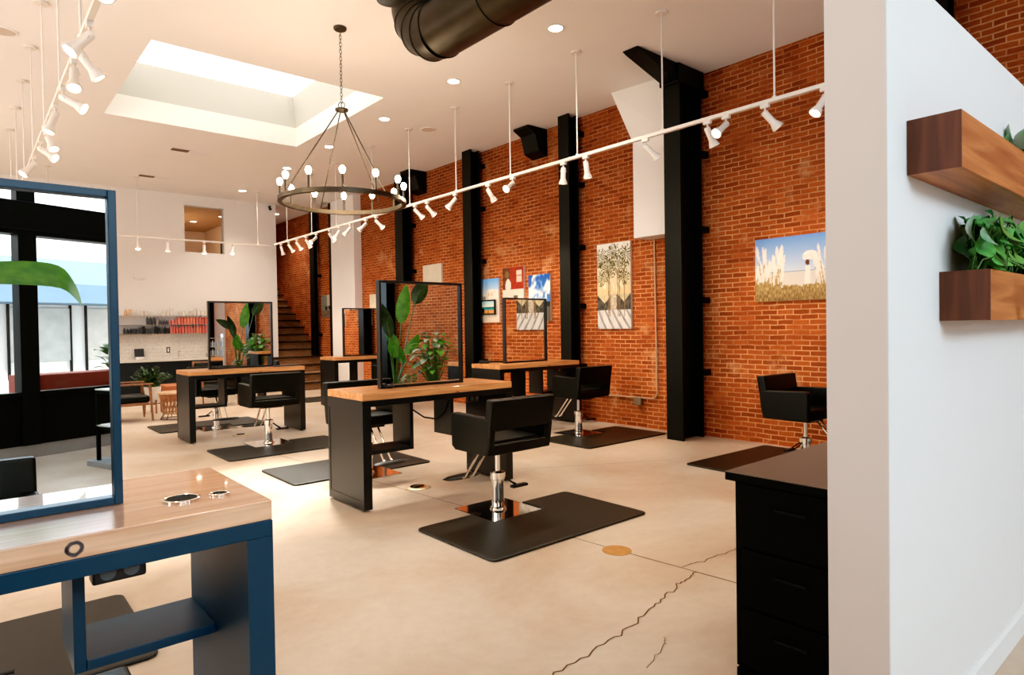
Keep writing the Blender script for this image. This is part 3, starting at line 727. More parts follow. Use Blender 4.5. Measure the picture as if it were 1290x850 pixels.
def p_sky(u, v):
    c = mix((.42, .66, .90), (.10, .34, .66), v)
    n_ = nz(u*1.0, v*1.0, 3.2, 5)*.6+nz(u, v, 9, 6)*.4
    if n_+.25*(.5-abs(u-.35-(v-.5)*.4)) > .53: c = mix(c, (.97, .95, .92), (n_-.42)*5)
    if v < .42: c = mix((.10, .11, .10), (.28, .25, .20), nz(u, v, 12))
    if v < .3 and u > .5: c = (.40, .36, .30)
    return c
picture('sky_picture', 'canvas of white clouds in a deep blue sky, rightmost of the picture group', 'picture', 7.25, 6.78, 1.39, 2.085, p_sky, .012)
def p_red(u, v):
    c = mix((.60, .16, .08), (.72, .24, .12), nz(u, v, 8))
    if u < .36: c = mix((.34, .16, .08), (.55, .30, .16), nz(u, v, 10))
    if .66 < u < .92 and .52 < v < .72: c = (.93, .80, .68)
    if .66 < u < .92 and .74 < v < .88: c = (.95, .84, .74)
    if v < .30: c = (.93, .86, .78)
    if (u-.27)**2/.018+(v-.42)**2/.05 < 1: c = (.94, .87, .80)
    if (u-.22)**2/.010+(v-.78)**2/.012 < 1: c = (.50, .40, .24)
    if v < .12 and abs(u-.62) < .1: c = (.45, .36, .30)
    return c
picture('red_house_picture', 'canvas of a red house front with white windows, topmost of the picture group', 'picture', 7.86, 7.36, 1.745, 2.24, p_red, .012)
def p_house(u, v):
    c = mix((.90, .89, .88), (.44, .68, .90), (v-.62)/.35)
    top = .66+.10*(u > .38)-.1*abs(u-.65)*(u > .38)
    if v < top: c = mix((.93, .85, .76), (.96, .91, .84), nz(u, v, 6))
    for (x, y, w, h) in ((.20, .56, .05, .05), (.30, .56, .05, .05), (.52, .64, .05, .06), (.64, .64, .05, .06)):
        if abs(u-x) < w*.7 and abs(v-y) < h*.7: c = (.50, .48, .46) if x < .4 else (.86, .74, .62)
    if v < .12: c = (.92, .82, .72)
    return c
picture('white_house_picture', 'canvas of a white house under blue sky, leftmost of the picture group', 'picture', 8.48, 7.96, 1.385, 2.10, p_house, .012)
def p_beach(u, v):
    c = mix((.93, .90, .80), (.70, .86, .88), (v-.45)*2)
    if v < .55: c = mix((.20, .62, .60), (.10, .40, .42), (v-.3)*4)
    if v < .52 and v > .42 and nz(u, v, 9) > .5: c = (.08, .26, .20)
    if v < .30: c = (.86, .58, .32) if abs(u-.5) > .04 else (.5, .3, .15)
    return c
picture('beach_picture', 'small black framed beach print hanging over the white house canvas', 'picture', 8.37, 8.04, 1.535, 1.735, p_beach, .01, depth=.012, frame=M_STEEL, x=6.548)
def p_plain(u, v):
    c = mix((.92, .87, .78), (.86, .80, .70), nz(u, v, 4))
    if abs(u-.3) < .02 and .35 < v < .5: c = (.5, .45, .4)
    if abs(u-.24) < .012 and .3 < v < .55: c = (.6, .52, .45)
    return c
picture('cream_poster', 'cream poster above the centre mirror', 'picture', 10.17, 9.57, 1.62, 2.475, p_plain, .02)
def p_pale(u, v):
    c = mix((.90, .84, .74), (.84, .78, .68), v)
    if v < .45 and abs((u*5) % 1-.5) < .12*(1-v): c = (.6, .54, .47)
    return c
picture('pale_poster', 'pale poster on the brick just left of the centre mirror', 'picture', 12.24, 11.70, 1.56, 2.04, p_pale, .02)
def p_ink(u, v):
    c = mix((.60, .60, .54), (.40, .42, .40), nz(u, v, 5))
    if u > .5 and v > .5: c = (.74, .70, .62)
    if (u-.45)**2/.012+(v-.42)**2/.008 < 1 or (u-.8)**2/.012+(v-.45)**2/.008 < 1: c = (.08, .07, .06)
    if v < .32: c = mix((.22, .16, .10), (.72, .64, .54), nz(u*2, v, 14))
    return c
picture('ink_poster', 'grey ink poster on the dark brick between the two farthest columns', 'picture', 14.60, 14.06, 1.60, 2.13, p_ink, .02)

# ------------------------------------------------------------------ shelves on the partition
YP = .651
t = thing('timber_shelf', 'thick square timber beam shelf high on the white partition', 'shelf', (2.03, YP, 1.71))
MB().box(.004, 1.9, -.131, -.001, 0, .153).build('beam', M_SHELFW, t, bevel=.002)
MB().box(0, .0045, -.1305, -.0015, .0005, .1525).build('end_grain', M_ENDG, t)
t = thing('timber_planter', 'timber planter box low on the white partition, filled with trailing greenery', 'planter', (2.304, YP, 1.30))
pl = MB(); pl.box(.004, 1.6, -.131, -.112, 0, .152).box(.004, 1.6, -.02, -.001, 0, .152).box(.004, 1.6, -.112, -.02, 0, .02).box(.004, .024, -.112, -.02, .02, .152).box(1.58, 1.6, -.112, -.02, .02, .152)
pl.build('box', M_SHELFW, t, bevel=.002)
MB().box(0, .0045, -.1305, -.0015, .0005, .1515).build('end_grain', M_ENDG, t)
MB().box(.024, 1.58, -.112, -.02, .10, .135).build('soil', M_SOIL, t)

def leafpath(mb, pts, width, side, fold=.2, n=18, peak=.5):
    P = [Vector(p) for p in pts]; sd = Vector(side).normalized(); i = len(mb.v); m_ = len(P)-1
    for k in range(n+1):
        u = k/n; x = u*m_; a = min(int(x), m_-1); f = x-a
        p0, p1, p2, p3 = P[max(a-1, 0)], P[a], P[a+1], P[min(a+2, m_)]
        p = .5*((2*p1)+(p2-p0)*f+(2*p0-5*p1+4*p2-p3)*f*f+(3*p1-p0-3*p2+p3)*f**3)
        w = width*.5*(math.sin(PI*min(1, u**(math.log(.5)/math.log(peak))))**.6) if 0 < u < 1 else .003
        nm = Vector((0, 0, 1))
        mb.v += [tuple(p+sd*w+nm*fold*w), tuple(p), tuple(p-sd*w+nm*fold*w)]
    for k in range(n):
        j = i+3*k; mb.f += [(j, j+1, j+4, j+3), (j+1, j+2, j+5, j+4)]; mb.sm += [True, True]
    return mb
def heart(mb, base, d, up, L, wd):
    d = Vector(d).normalized(); mb.leaf(base, Vector(base)+d*L, wd, bend=.12, side=Vector(up).cross(d), fold=.18, n=7, peak=.36)
def pothos(label, loc, x0, x1, n, h, group=None, seed=2, cat='plant', vines=6):
    r_ = random.Random(seed); t = thing('pothos_plant', label, cat, loc)
    g = MB(); gv = MB(); s_ = MB()
    for i in range(n):
        x = r_.uniform(x0, x1); hz = h*(.25+.75*r_.random()**.7)*(.75+.25*math.sin(PI*min(1, (x-x0)/(.6)))); ya = r_.uniform(-.075, .05)
        base = Vector((x, r_.uniform(-.03, .03), 0)); top = Vector((x+r_.uniform(-.05, .05), ya, hz))
        s_.tube([base, (base+top)/2+Vector((r_.uniform(-.02, .02), 0, .02)), top], .0022, 5, caps=False)
        a = r_.uniform(0, 2*PI); dr = Vector((math.cos(a), -.25+.3*math.sin(a), -.25+.6*math.sin(a))).normalized()
        L = r_.uniform(.055, .105)
        if top.y+dr.y*L > .055: dr.y = -abs(dr.y)
        if top.z+dr.z*L < .012: dr.z = abs(dr.z)
        heart(gv if r_.random() < .16 else g, top, dr, (r_.uniform(-.5, .3), r_.uniform(-1.2, -.5), .8), L, L*r_.uniform(.68, .85))
    for i in range(vines):                                    # vines that spill over the edge
        x = x0+(x1-x0)*(i+.5)/6; yy = -.075
        pts = [(x, -.02, .02), (x-.03, -.06, .06), (x-.06*(i == 0), yy-.02, .02), (x+.02-.10*(i == 0), yy-.03, -.03-.05*r_.random()+.10*(i == 0))]
        s_.tube(pts, .0025, 5, caps=False); heart(g, pts[-1], (.2, -.5, -.5), (0, -1, .6), .06, .045)
    g.build('foliage', M_LEAF, t); gv.build('variegated_foliage', M_LEAFV, t); s_.build('stems', M_STEM, t)
    return t
pothos('green pothos with glossy heart-shaped leaves growing in the low timber planter', (2.304, .585, 1.437), .0, 1.15, 200, .205, seed=3)
pothos('green leaf of a pothos just showing on top of the high timber shelf', (3.02, .585, 1.863), -.02, .62, 40, .13, seed=6, vines=0)

# ------------------------------------------------------------------ black cabinet behind the partition
t = thing('black_cabinet', 'black drawer cabinet with dark top standing behind the white partition', 'cabinet', (2.16, .84, 0))
MB().box(.016, 1.4, 0, .435, .03, .725).build('carcass', M_CABBLK, t, bevel=.003)
ct_ = MB().box(-.02, 1.42, -.012, .455, .725, .7545).build('cabinet_top', M_CABBLK, t, bevel=.002); MB().box(-.019, 1.419, -.011, .454, .7545, .757).build('laminate_sheet', M_CABTOP, ct_)
MB().box(.0, 1.4, 0.02, .425, 0, .03).build('plinth', M_CABBLK, t)
for k, (za, zb) in enumerate(((.045, .255), (.265, .475), (.485, .715))):
    dr = MB().box(.004, .018, .03, .405, za, zb).build('drawer', M_CABBLK, t, bevel=.002)
    MB().tube([(.004, .16, zb-.07), (-.014, .16, zb-.07), (-.014, .27, zb-.07), (.004, .27, zb-.07)], .004, 8).build('handle', M_STEEL, dr)

# ------------------------------------------------------------------ chandelier
t = thing('chandelier', 'round bronze ring chandelier with twelve candle bulbs hung on a chain', 'chandelier', (2.83, 5.76, 2.53))
Rr = .577
MB().lathe([(Rr-.022, -.018), (Rr+.022, -.018), (Rr+.022, .022), (Rr-.022, .022)], n=72, closed=True).build('ring', M_BRONZE, t)
MB().lathe([(.02, .86), (.06, .875), (.062, .89), (.02, .905)], n=20).build('hub', M_BRONZE, t)
MB().lathe([(.0, 1.645), (.055, 1.645), (.062, 1.655), (.062, 1.669)], n=24).build('canopy', M_BRONZE, t)
yw = RD(40.6); rt = Vector((math.cos(yw), -math.sin(yw), 0)); fw = Vector((math.sin(yw), math.cos(yw), 0))
for a in (62, 128, 222, 325):
    d = rt*math.cos(RD(a))+fw*math.sin(RD(a))
    MB().tube([d*.035+Vector((0, 0, .87)), d*Rr+Vector((0, 0, .02))], .0055, 8).build('support_rod', M_BRONZE, t)
cn = MB(); z = .93; k = 0
while z < 1.64:
    for j in range(12):
        a0, a1 = 2*PI*j/12, 2*PI*(j+1)/12
        def P(a): return Vector(((.011*math.cos(a) if k % 2 else 0), (0 if k % 2 else .011*math.cos(a)), z+.021*math.sin(a)))
        cn.tube([P(a0), P(a1)], .0026, 5, caps=False)
    z += .034; k += 1
cn.build('chain', M_BRONZE, t)
MB().lathe([(.030+.004*math.cos(q*PI/4), .004*math.sin(q*PI/4)) for q in range(8)], (0, 0, .93), 24, rt.cross(Vector((0, 0, 1))), closed=True).build('loop', M_BRONZE, t)
for i in range(12):
    a = RD(30*i+14); d = rt*math.cos(a)+fw*math.sin(a); p = d*Rr
    sl = MB().lathe([(.017, .022), (.017, .03), (.0105, .034), (.0105, .135), (.013, .14)], p, 14).build('candle_sleeve', M_BRONZE, t)
    MB().lathe([(.008, .138), (.02, .152), (.028, .175), (.027, .19), (.018, .206), (.004, .213)], p, 14).build('bulb', M_BULB, sl)

# ------------------------------------------------------------------ track lighting
def track(label, p0, p1, rods, z=3.08):
    t = thing('track_rail', label, 'track rail', (p0[0], p0[1], z))
    L = Vector((p1[0]-p0[0], p1[1]-p0[1], 0)); n_ = L.normalized(); s_ = Vector((-n_.y, n_.x, 0))*.017
    m = MB(); 
    for za, zb, k in ((0, .03, 1.),):
        a = [Vector((0, 0, za))-s_*k, Vector((0, 0, za))+s_*k, Vector((0, 0, zb))+s_*k, Vector((0, 0, zb))-s_*k]; b_ = [q+L for q in a]
        m.quad(*reversed(a)).quad(*b_)
        for i in range(4): m.quad(a[i], a[(i+1) % 4], b_[(i+1) % 4], b_[i])
    m.build('rail', M_LAMPW, t)
    for d in rods:
        p = n_*d
        r_ = MB().tube([p+Vector((0, 0, .03)), p+Vector((0, 0, ZC-z-.005))], .0075, 8).build('hanger_rod', M_LAMPW, t)
        MB().lathe([(.055, ZC-z-.018), (.055, ZC-z-.002)], p, 20).build('ceiling_canopy', M_LAMPW, r_)
        MB().lathe([(.02, .028), (.016, .045)], p, 12).build('rail_clamp', M_LAMPW, r_)
    return t
track('long white lighting track along the brick wall side of the ceiling', (5.0, 1.98), (5.0, 13.35), [q-1.98 for q in (2.55, 3.63, 4.72, 5.81, 6.91, 8.06, 9.16, 10.46, 11.49, 12.67)])
track('white lighting track overhead at the left, running away above the foreground mirror', (.6, -.5), (.6, 11.9), [q+.5 for q in (2.4, 3.5, 4.7, 5.8, 6.94, 8.08, 9.21, 10.35, 11.52)])
track('white lighting track crossing in front of the white back wall', (.8, 13.6), (5.0, 13.6), [.4, 1.75, 3.95])
SPOTS = []
NUM = ['first','second','third','fourth','fifth','sixth','seventh','eighth','ninth','tenth','eleventh','twelfth','thirteenth','fourteenth','fifteenth','sixteenth','seventeenth','eighteenth','nineteenth','twentieth','twenty-first','twenty-second','twenty-third','twenty-fourth','twenty-fifth','twenty-sixth','twenty-seventh','twenty-eighth','twenty-ninth','thirtieth','thirty-first','thirty-second']
def head(label, p, az, tilt, face, group, z=3.08, power=0., scale=1.):
    """spot lamp clipped under a rail; aims along azimuth az (deg, 0=+X), tilt below horizontal"""
    t = thing('track_spotlight', label, 'spotlight', (p[0], p[1], z), group=group)
    MB().box(-.016, .016, -.035, .035, -.03, -.0005).tube([(0, 0, -.03), (0, 0, -.065)], .008, 8).build('track_adapter', M_LAMPW, t)
    d = Vector((math.cos(RD(az))*math.cos(RD(tilt)), math.sin(RD(az))*math.cos(RD(tilt)), -math.sin(RD(tilt))))
    c0 = Vector((0, 0, -.075))-d*.02
    b_ = MB().lathe([(.02, 0), (.027, .01), (.027, .115), (.031, .125), (.046, .165), (.047, .178), (.040, .178), (.037, .170)], c0, 18, d)
    b_.build('lamp_housing', M_LAMPW, t)
    MB().lathe([(.038, 0), (.030, .008), (.0, .011)], c0+d*.168, 16, d).build('lamp_face', face, t)
    y = MB(); sd = d.cross(Vector((0, 0, 1))).normalized(); q = c0+d*.045
    y.tube([q+sd*.027, q+sd*.036, Vector((0, 0, -.06))+sd*.012, Vector((0, 0, -.055))], .003, 6).tube([q-sd*.027, q-sd*.036, Vector((0, 0, -.06))-sd*.012, Vector((0, 0, -.055))], .003, 6)
    y.build('yoke', M_LAMPW, t)
    if power: SPOTS.append((Vector((p[0], p[1], z))+c0+d*.21, d, power))
GR = 'spotlights on the long track by the brick wall'; GL = 'spotlights on the left overhead track'; GB = 'spotlights on the back wall track'
RH = [(2.15, 150, 55, 1), (2.63, -35, 45, 0), (2.98, 170, 38, 1), (3.16, -20, 62, 0), (3.83, -40, 45, 0), (4.60, 0, 80, 0), (4.93, 60, 80, 0), (5.77, 190, 35, 1), (6.24, -30, 60, 0), (6.94, 150, 50, 0),
      (7.61, -40, 48, 0), (7.92, -40, 45, 0), (9.06, -50, 45, 0), (9.40, 150, 45, 0), (9.95, 150, 50, 0), (10.37, 170, 60, 0), (10.74, -30, 60, 0), (11.30, 190, 40, 1), (11.75, -30, 60, 0), (12.2, -40, 55, 0), (12.6, -40, 55, 0), (13.0, 20, 70, 1)]
for i, (y, az, ti, on) in enumerate(RH):
    face = M_LAMPFACE if on else M_LAMPDIM
    head('%s spotlight from the partition end of the long track, %s' % (NUM[i], 'glaring towards us' if on else 'aimed at the brick wall' if abs(az) < 90 else 'turned to the left'), (5.0, y), az, ti, face, GR, power=0 if (i % 2 and not on) else 46)
LH = [(3.69, 250, 38, 1), (4.37, 190, 50, 1), (4.70, 350, 55, 0), (5.02, 260, 60, 0), (5.62, 330, 30, 1), (6.10, 200, 70, 0), (6.75, 300, 60, 0), (7.30, -40, 35, 1), (8.0, 200, 50, 1)]
for i, (y, az, ti, on) in enumerate(LH):
    head('%s spotlight from the top of the photo on the left track, %s' % (NUM[i], 'shining at us' if on else 'turned away'), (.6, y), az, ti, M_LAMPFACE if on else M_LAMPDIM, GL, power=30 if on else 0)
for i, (x, az, ti, on) in enumerate(((2.55, 255, 70, 1), (3.05, 250, 80, 0), (3.70, 250, 80, 1), (4.25, 235, 60, 0))):
    head('white track spotlight before the back wall, %s' % ('near the foreground mirror edge', 'left of the upper window', 'in front of the upper window', 'right of the upper window')[i], (x, 13.6), az, ti, M_LAMPFACE if on else M_LAMPDIM, GB, power=22 if on else 0)

# ------------------------------------------------------------------ ceiling fittings
def downlight(label, loc, face=M_CAN, group='recessed ceiling downlights'):
    t = thing('downlight', label, 'downlight', loc, group=group)
    MB().lathe([(.088, -.001), (.088, -.006), (.068, -.009), (.066, -.001)], n=28, closed=True).build('trim_ring', M_PLASTW, t)
    MB().lathe([(.067, -.0045), (.067, -.002)], n=24).build('lens', face, t)
CANS = [((4.451, 4.467), 'nearest recessed ceiling downlight, beside the black duct'), ((4.458, 6.177), 'second recessed ceiling downlight from the duct, right of the skylight'),
        ((4.50, 7.87), 'third recessed ceiling downlight, at the right corner of the skylight'), ((4.49, 9.59), 'recessed ceiling downlight seen through the chandelier rods'),
        ((4.48, 11.3), 'recessed ceiling downlight behind the chandelier, left bulbs'), ((4.475, 13.66), 'recessed ceiling downlight above the white back wall'), ((6.0, 15.9), 'recessed ceiling downlight over the brick stairs')]
for (x, y), lab in CANS: downlight(lab, (x, y, ZC))
for (x, y), lab in (((4.62, 15.55), 'upper downlight seen through the interior window'), ((4.98, 16.75), 'middle downlight seen through the interior window'), ((4.62, 17.9), 'lower downlight seen through the interior window')):
    downlight(lab, (x, y, 4.155), group='downlights in the loft')
def speaker(label, loc):
    t = thing('ceiling_speaker', label, 'speaker', loc)
    MB().lathe([(.12, -.001), (.12, -.007), (.105, -.010), (.105, -.001)], n=30, closed=True).build('rim', M_CEIL, t)
    MB().lathe([(.106, -.006), (.106, -.002)], n=28).build('grille', mat('speaker_grille', (.62, .50, .42), .8, var=.15, vs=120), t)
speaker('round flush ceiling speaker between the duct and the brick wall', (5.24, 7.90, ZC))
speaker('round flush ceiling speaker at the far left edge', (.37, 7.82, ZC))
def vent(label, loc):
    t = thing('ceiling_vent', label, 'vent', loc)
    MB().box(-.3, .3, -.1, .1, -.008, -.001).build('frame', M_CEIL, t, bevel=.003)
    MB().box(-.27, -.02, -.075, .075, -.010, -.007).build('dark_grille', mat('vent_dark', (.16, .09, .05), .8, var=.3, vs=40), t)
    q = MB()
    for k in range(6): q.box(.0, .27, -.075+k*.026, -.065+k*.026, -.012, -.007)
    q.build('louvre', M_WALL, t)
vent('rectangular ceiling vent below the skylight corner', (2.86, 11.18, ZC))
vent('rectangular ceiling vent close to the white back wall', (2.82, 13.39, ZC))
t = thing('duct', 'large round dark metal air duct with an elbow at the top of the photo', 'duct', (3.06, 4.78, 3.76))
r_ = .222
MB().tube([(0, -6.5, 0), (0, -.38, 0)], r_, 40).build('straight_run', M_DUCT, t)
el = [(0, -.38, 0)]+[(0, -.38+.36*math.sin(a), .36-.36*math.cos(a)) for a in (RD(20), RD(40), RD(60), RD(78))]+[(0, -.02, .36), (0, -.02, .437)]
e_ = MB().tube(el, r_+.001, 40); e_.sm = [False]*len(e_.sm)
for i in range(len(e_.sm)): e_.sm[i] = len(e_.f[i]) == 4
e_.build('elbow', M_DUCT, t)
for a in (0, RD(20), RD(40), RD(60)):
    cc = Vector((0, -.38+.36*math.sin(a), .36-.36*math.cos(a))); dd = Vector((0, math.cos(a), math.sin(a)))
    MB().lathe([(r_+.001, -.008), (r_+.008, 0), (r_+.001, .008)], cc, 40, dd).build('seam_band', M_STEEL, t)
for y in (-1.1, -1.9, -2.8): MB().lathe([(r_, -.008), (r_+.008, 0), (r_, .008)], (0, y, 0), 40, (0, 1, 0)).build('seam_band', M_STEEL, t)
t = thing('duct_outlet', 'second short dark duct collar at the top edge, left of the big duct', 'duct', (2.40, 4.08, 3.75))
MB().lathe([(.075, -.10), (.10, -.09), (.10, .449)], n=28).build('collar', M_STEEL, t)

# ------------------------------------------------------------------ back bar
t = thing('back_bar', 'dark cabinet run with pale stone top along the white back wall', 'counter', (0, 14.11, 0))
MB().box(0, 4.95, .04, .60, .08, .735).build('carcass', M_COUNT, t)
MB().box(-.02, 4.97, 0, .624, .735, .775).build('stone_top', M_CTOP, t, bevel=.004)
MB().box(0, 4.95, .09, .595, 0, .08).build('plinth', M_STEEL, t)
for k in range(7):
    d_ = MB().box(k*.707+.004, k*.707+.703, .02, .041, .09, .73).build('cabinet_door', M_COUNT, t, bevel=.002)
    MB().tube([(k*.707+.65, .02, .62), (k*.707+.65, -.01, .62), (k*.707+.65, -.01, .7), (k*.707+.65, .02, .7)], .005, 8).build('handle', M_STEEL, d_)
struct(MB().box(0, 4.99, YB-.012, YB-.001, .776, 1.30).build('trim_3', M_TILE))
def wall_shelf(label, z):
    o = MB().box(0, 2.55, -.16, 0, -.006, 0).build('wall_shelf', mat('shelf_grey%d' % int(z*100), (.42, .35, .29), .5, var=.1), loc=(2.0, YB-.014, z), bevel=.002)
    tag(o, label, 'shelf', 'product shelves')
wall_shelf('lowest thin product shelf over the back bar', 1.285); wall_shelf('middle thin product shelf over the back bar', 1.47); wall_shelf('top thin product shelf over the back bar', 1.65)
def protos(kind, m, h, r):
    q = MB()
    if kind == 'bottle': q.lathe([(r, 0), (r, h*.72), (r*.45, h*.8), (r*.45, h), (.0, h)], n=12)
    elif kind == 'box': q.box(-r, r, -r, r, 0, h)
    else: q.lathe([(r, 0), (r, h*.75), (r*1.05, h*.76), (r*1.05, h), (0, h)], n=12)
    return q
M_PK = [mat('pink_label', (.74, .15, .11), .5, var=.1), mat('coral_label', (.80, .24, .15), .5, var=.1), mat('rose_label', (.66, .20, .18), .5, var=.1)]
M_BK = [mat('black_label', (.012, .012, .012), .4, var=.1), mat('slate_label', (.05, .05, .055), .4, var=.1), mat('grey_label', (.30, .27, .25), .4, var=.1)]
M_PA = [mat('clear_bottle', (.72, .64, .56), .3, var=.05), mat('cream_bottle', (.80, .72, .62), .4, var=.05), mat('amber_bottle', (.70, .42, .22), .3, var=.05)]
PR = {}
CNT = {}
def product(kind, mi, grp, x, z, h, r, lab):
    CNT[grp] = CNT.get(grp, 0)+1; lab = NUM[CNT[grp]-1]+' '+lab+', counted from the left'
    key = (kind, mi.name, round(h, 2))
    if key not in PR: PR[key] = protos(kind, mi, h, r).build('product_'+kind, mi, bevel=.003 if kind == 'box' else 0); o = PR[key]
    else: o = PR[key].copy(); COL.objects.link(o)
    o.location = (x, YB-.10, z); tag(o, lab, 'bottle' if kind != 'box' else 'box', grp)
r2 = random.Random(8)
x = 2.47
while x < 4.07:                                            # lowest shelf
    dark = x < 3.26
    kind = r2.choice(['bottle', 'tub', 'box']) if dark else r2.choice(['box', 'box', 'bottle'])
    h = r2.choice([.11, .13, .15]) if dark else .16
    m = r2.choice(M_BK[:2]) if dark else r2.choice(M_PK)
    product(kind, m, 'dark products on the lowest back bar shelf' if dark else 'pink products on the lowest back bar shelf', x, 1.2855, h, .024, ('dark product on the lowest back bar shelf, a %s' % kind) if dark else ('pink product on the lowest back bar shelf, a %s' % kind))
    x += .056
x = 2.88
while x < 4.07:                                            # middle shelf
    dark = x < 3.28
    kind = r2.choice(['bottle', 'tub', 'bottle']) if dark else r2.choice(['box', 'box', 'bottle'])
    h = (.16 if x < 3.1 else .09) if dark else (.10 if x < 3.4 else .15)
    m = r2.choice(M_BK) if dark else r2.choice(M_PK)
    product(kind, m, 'dark products on the middle back bar shelf' if dark else 'pink products on the middle back bar shelf', x, 1.4705, h, .024, ('dark product on the middle back bar shelf, a %s' % kind) if dark else ('pink product on the middle back bar shelf, a %s' % kind))
    x += .058
x = 2.50
while x < 4.07:                                            # top shelf
    if r2.random() < .8:
        kind = r2.choice(['bottle', 'tub']); amber = x < 2.62
        product(kind, M_PA[2] if amber else r2.choice(M_PA[:2]), 'pale products on the top back bar shelf', x, 1.6505, r2.choice([.1, .13, .16]), .026, '%s product on the top back bar shelf, a %s' % ('amber' if amber else 'pale', kind))
    x += .075
# things on and above the counter
t = thing('tablet', 'small black tablet leaning on a stand on the back bar counter', 'tablet', (2.72, 14.62, .776))
MB().prism([(0, .05), (.018, .05), (.058, .21), (.042, .213)], 0, -.085, .085).build('screen', M_PLASTK, t, bevel=.004)
MB().box(-.07, .07, -.02, .10, 0, .05).build('stand', M_PLASTW, t, bevel=.004)
t = thing('switch_plate', 'dark framed wall outlet on the white tile above the counter', 'outlet', (3.265, YB-.013, .945))
MB().box(-.035, .035, -.006, 0, -.06, .06).build('plate', M_BRONZE, t, bevel=.002); MB().box(-.016, .016, -.009, -.005, -.038, .038).build('rocker', M_PLASTW, t, bevel=.001)
t = thing('faucet', 'slim chrome faucet at the back bar sink', 'faucet', (3.42, 14.58, .776))
MB().tube([(0, 0, 0), (0, 0, .11), (0, -.03, .15), (0, -.10, .15), (0, -.12, .12)], .010, 10).build('spout', M_CHROME, t); MB().tube([(.03, 0, 0), (.03, 0, .05), (.07, 0, .07)], .007, 8).build('lever', M_CHROME, t)
t = thing('potted_succulent', 'small spiky plant in a round pot at the right end of the counter', 'plant', (3.98, 14.45, .776))
MB().lathe([(.03, 0), (.055, .02), (.062, .06), (.05, .095), (.044, .09)], n=20).build('pot', mat('mottled_pot', (.42, .36, .30), .6, var=.3, vs=30), t)
g = MB()
for i in range(16):
    a = i*2.4; g.leaf((0, 0, .08), (.06*math.cos(a), .06*math.sin(a), .15+.08*(i % 3)/2), .018, .1)
g.build('foliage', M_LEAFD, t)
t = thing('security_camera', 'small black security camera high on the end of the white back wall', 'camera', (5.42, YB-.001, 4.10))
MB().lathe([(.03, 0), (.03, .03), (.018, .04)], (0, 0, .03), 16, (0, -1, 0)).build('mount', M_PLASTK, t)
MB().ball((0, -.05, -.02), .035, 14).build('dome', M_PLASTK, t)
t = thing('smoke_detector', 'flat round white detector on the white back wall below the track', 'detector', (2.78, YB-.001, 2.42))
q = MB().lathe([(.115, 0), (.10, .02), (.06, .028)], n=28, d=(0, -1, 0)); q.v = [(x, y, z*.42) for x, y, z in q.v]; q.build('cover', M_CEIL, t)

# ------------------------------------------------------------------ waiting corner
t = thing('potted_bush', 'dense dark green bush in a tapered white pot on a wooden stand', 'plant', (2.36, 11.75, 0))
MB().lathe([(.09, .16), (.095, .165), (.128, .43), (.118, .43), (.112, .40)], n=28).build('pot', M_POTW, t)
MB().lathe([(.001, .398), (.113, .398), (.113, .405), (.001, .405)], n=24).build('soil', M_SOIL, t)
lg = [(-.12, -.04), (.02, -.13), (.12, .02), (0, .12)]
for x, y in lg: MB().tube([(x*1.05, y*1.05, 0), (x, y, .22)], .012, 8).build('stand_leg', M_WALNUT, t)
MB().box(-.12, .12, -.012, .012, .14, .162).box(-.012, .012, -.12, .12, .14, .162).build('stand_cross', M_WALNUT, t)
g = MB(); s_ = MB(); r3 = random.Random(5)
for i in range(46):
    a = r3.uniform(0, 2*PI); rr = r3.uniform(.05, .30); hz = .80-rr*.55+r3.uniform(-.14, .02)
    tip = Vector((rr*math.cos(a), rr*math.sin(a), hz)); b0 = Vector((.04*math.cos(a), .04*math.sin(a), .40))
    s_.tube([b0, (b0+tip)/2+Vector((0, 0, .05)), tip], .004, 5, caps=False)
    for k in range(9):
        u = .25+.75*k/8; p = b0.lerp(tip, u)+Vector((0, 0, .05*math.sin(PI*u)))
        a2 = r3.uniform(0, 2*PI); d = Vector((math.cos(a2), math.sin(a2), r3.uniform(-.2, .8))).normalized()
        g.leaf(p, p+d*r3.uniform(.05, .09), .035, .08)
g.build('foliage', M_LEAFD, t); s_.build('stems', M_STEM, t)
t = thing('drum_table', 'round wooden drum side table with wire base beside the potted bush', 'side table', (2.44, 10.72, 0))
MB().lathe([(.22, .385), (.225, .39), (.225, .408), (.22, .413)], n=36).build('table_top', M_WALNUT if False else wood_mat('oak_top', (.80, .52, .30), (.62, .36, .18), rough=.35, knots=False), t)
q = MB()
for i in range(22):
    a, b_ = 2*PI*i/22, 2*PI*(i+1.6)/22
    q.tube([(.20*math.cos(a), .20*math.sin(a), .385), (.155*math.cos(b_), .155*math.sin(b_), .09)], .0075, 6); q.tube([(.20*math.cos(b_), .20*math.sin(b_), .385), (.155*math.cos(a), .155*math.sin(a), .09)], .0075, 6)
q.build('lattice', wood_mat('rattan', (.52, .24, .10), (.34, .14, .055), axis=2, rough=.5, knots=False, coat=0), t)
q = MB().lathe([(.15+.005*math.cos(j*PI/3), .09+.005*math.sin(j*PI/3)) for j in range(6)], n=32, closed=True).lathe([(.19+.005*math.cos(j*PI/3), .008+.005*math.sin(j*PI/3)) for j in range(6)], n=32, closed=True)
for i in range(8): a = PI*i/4; q.tube([(.15*math.cos(a), .15*math.sin(a), .09), (.19*math.cos(a), .19*math.sin(a), .008)], .005, 6)
q.build('wire_base', M_STEEL, t)
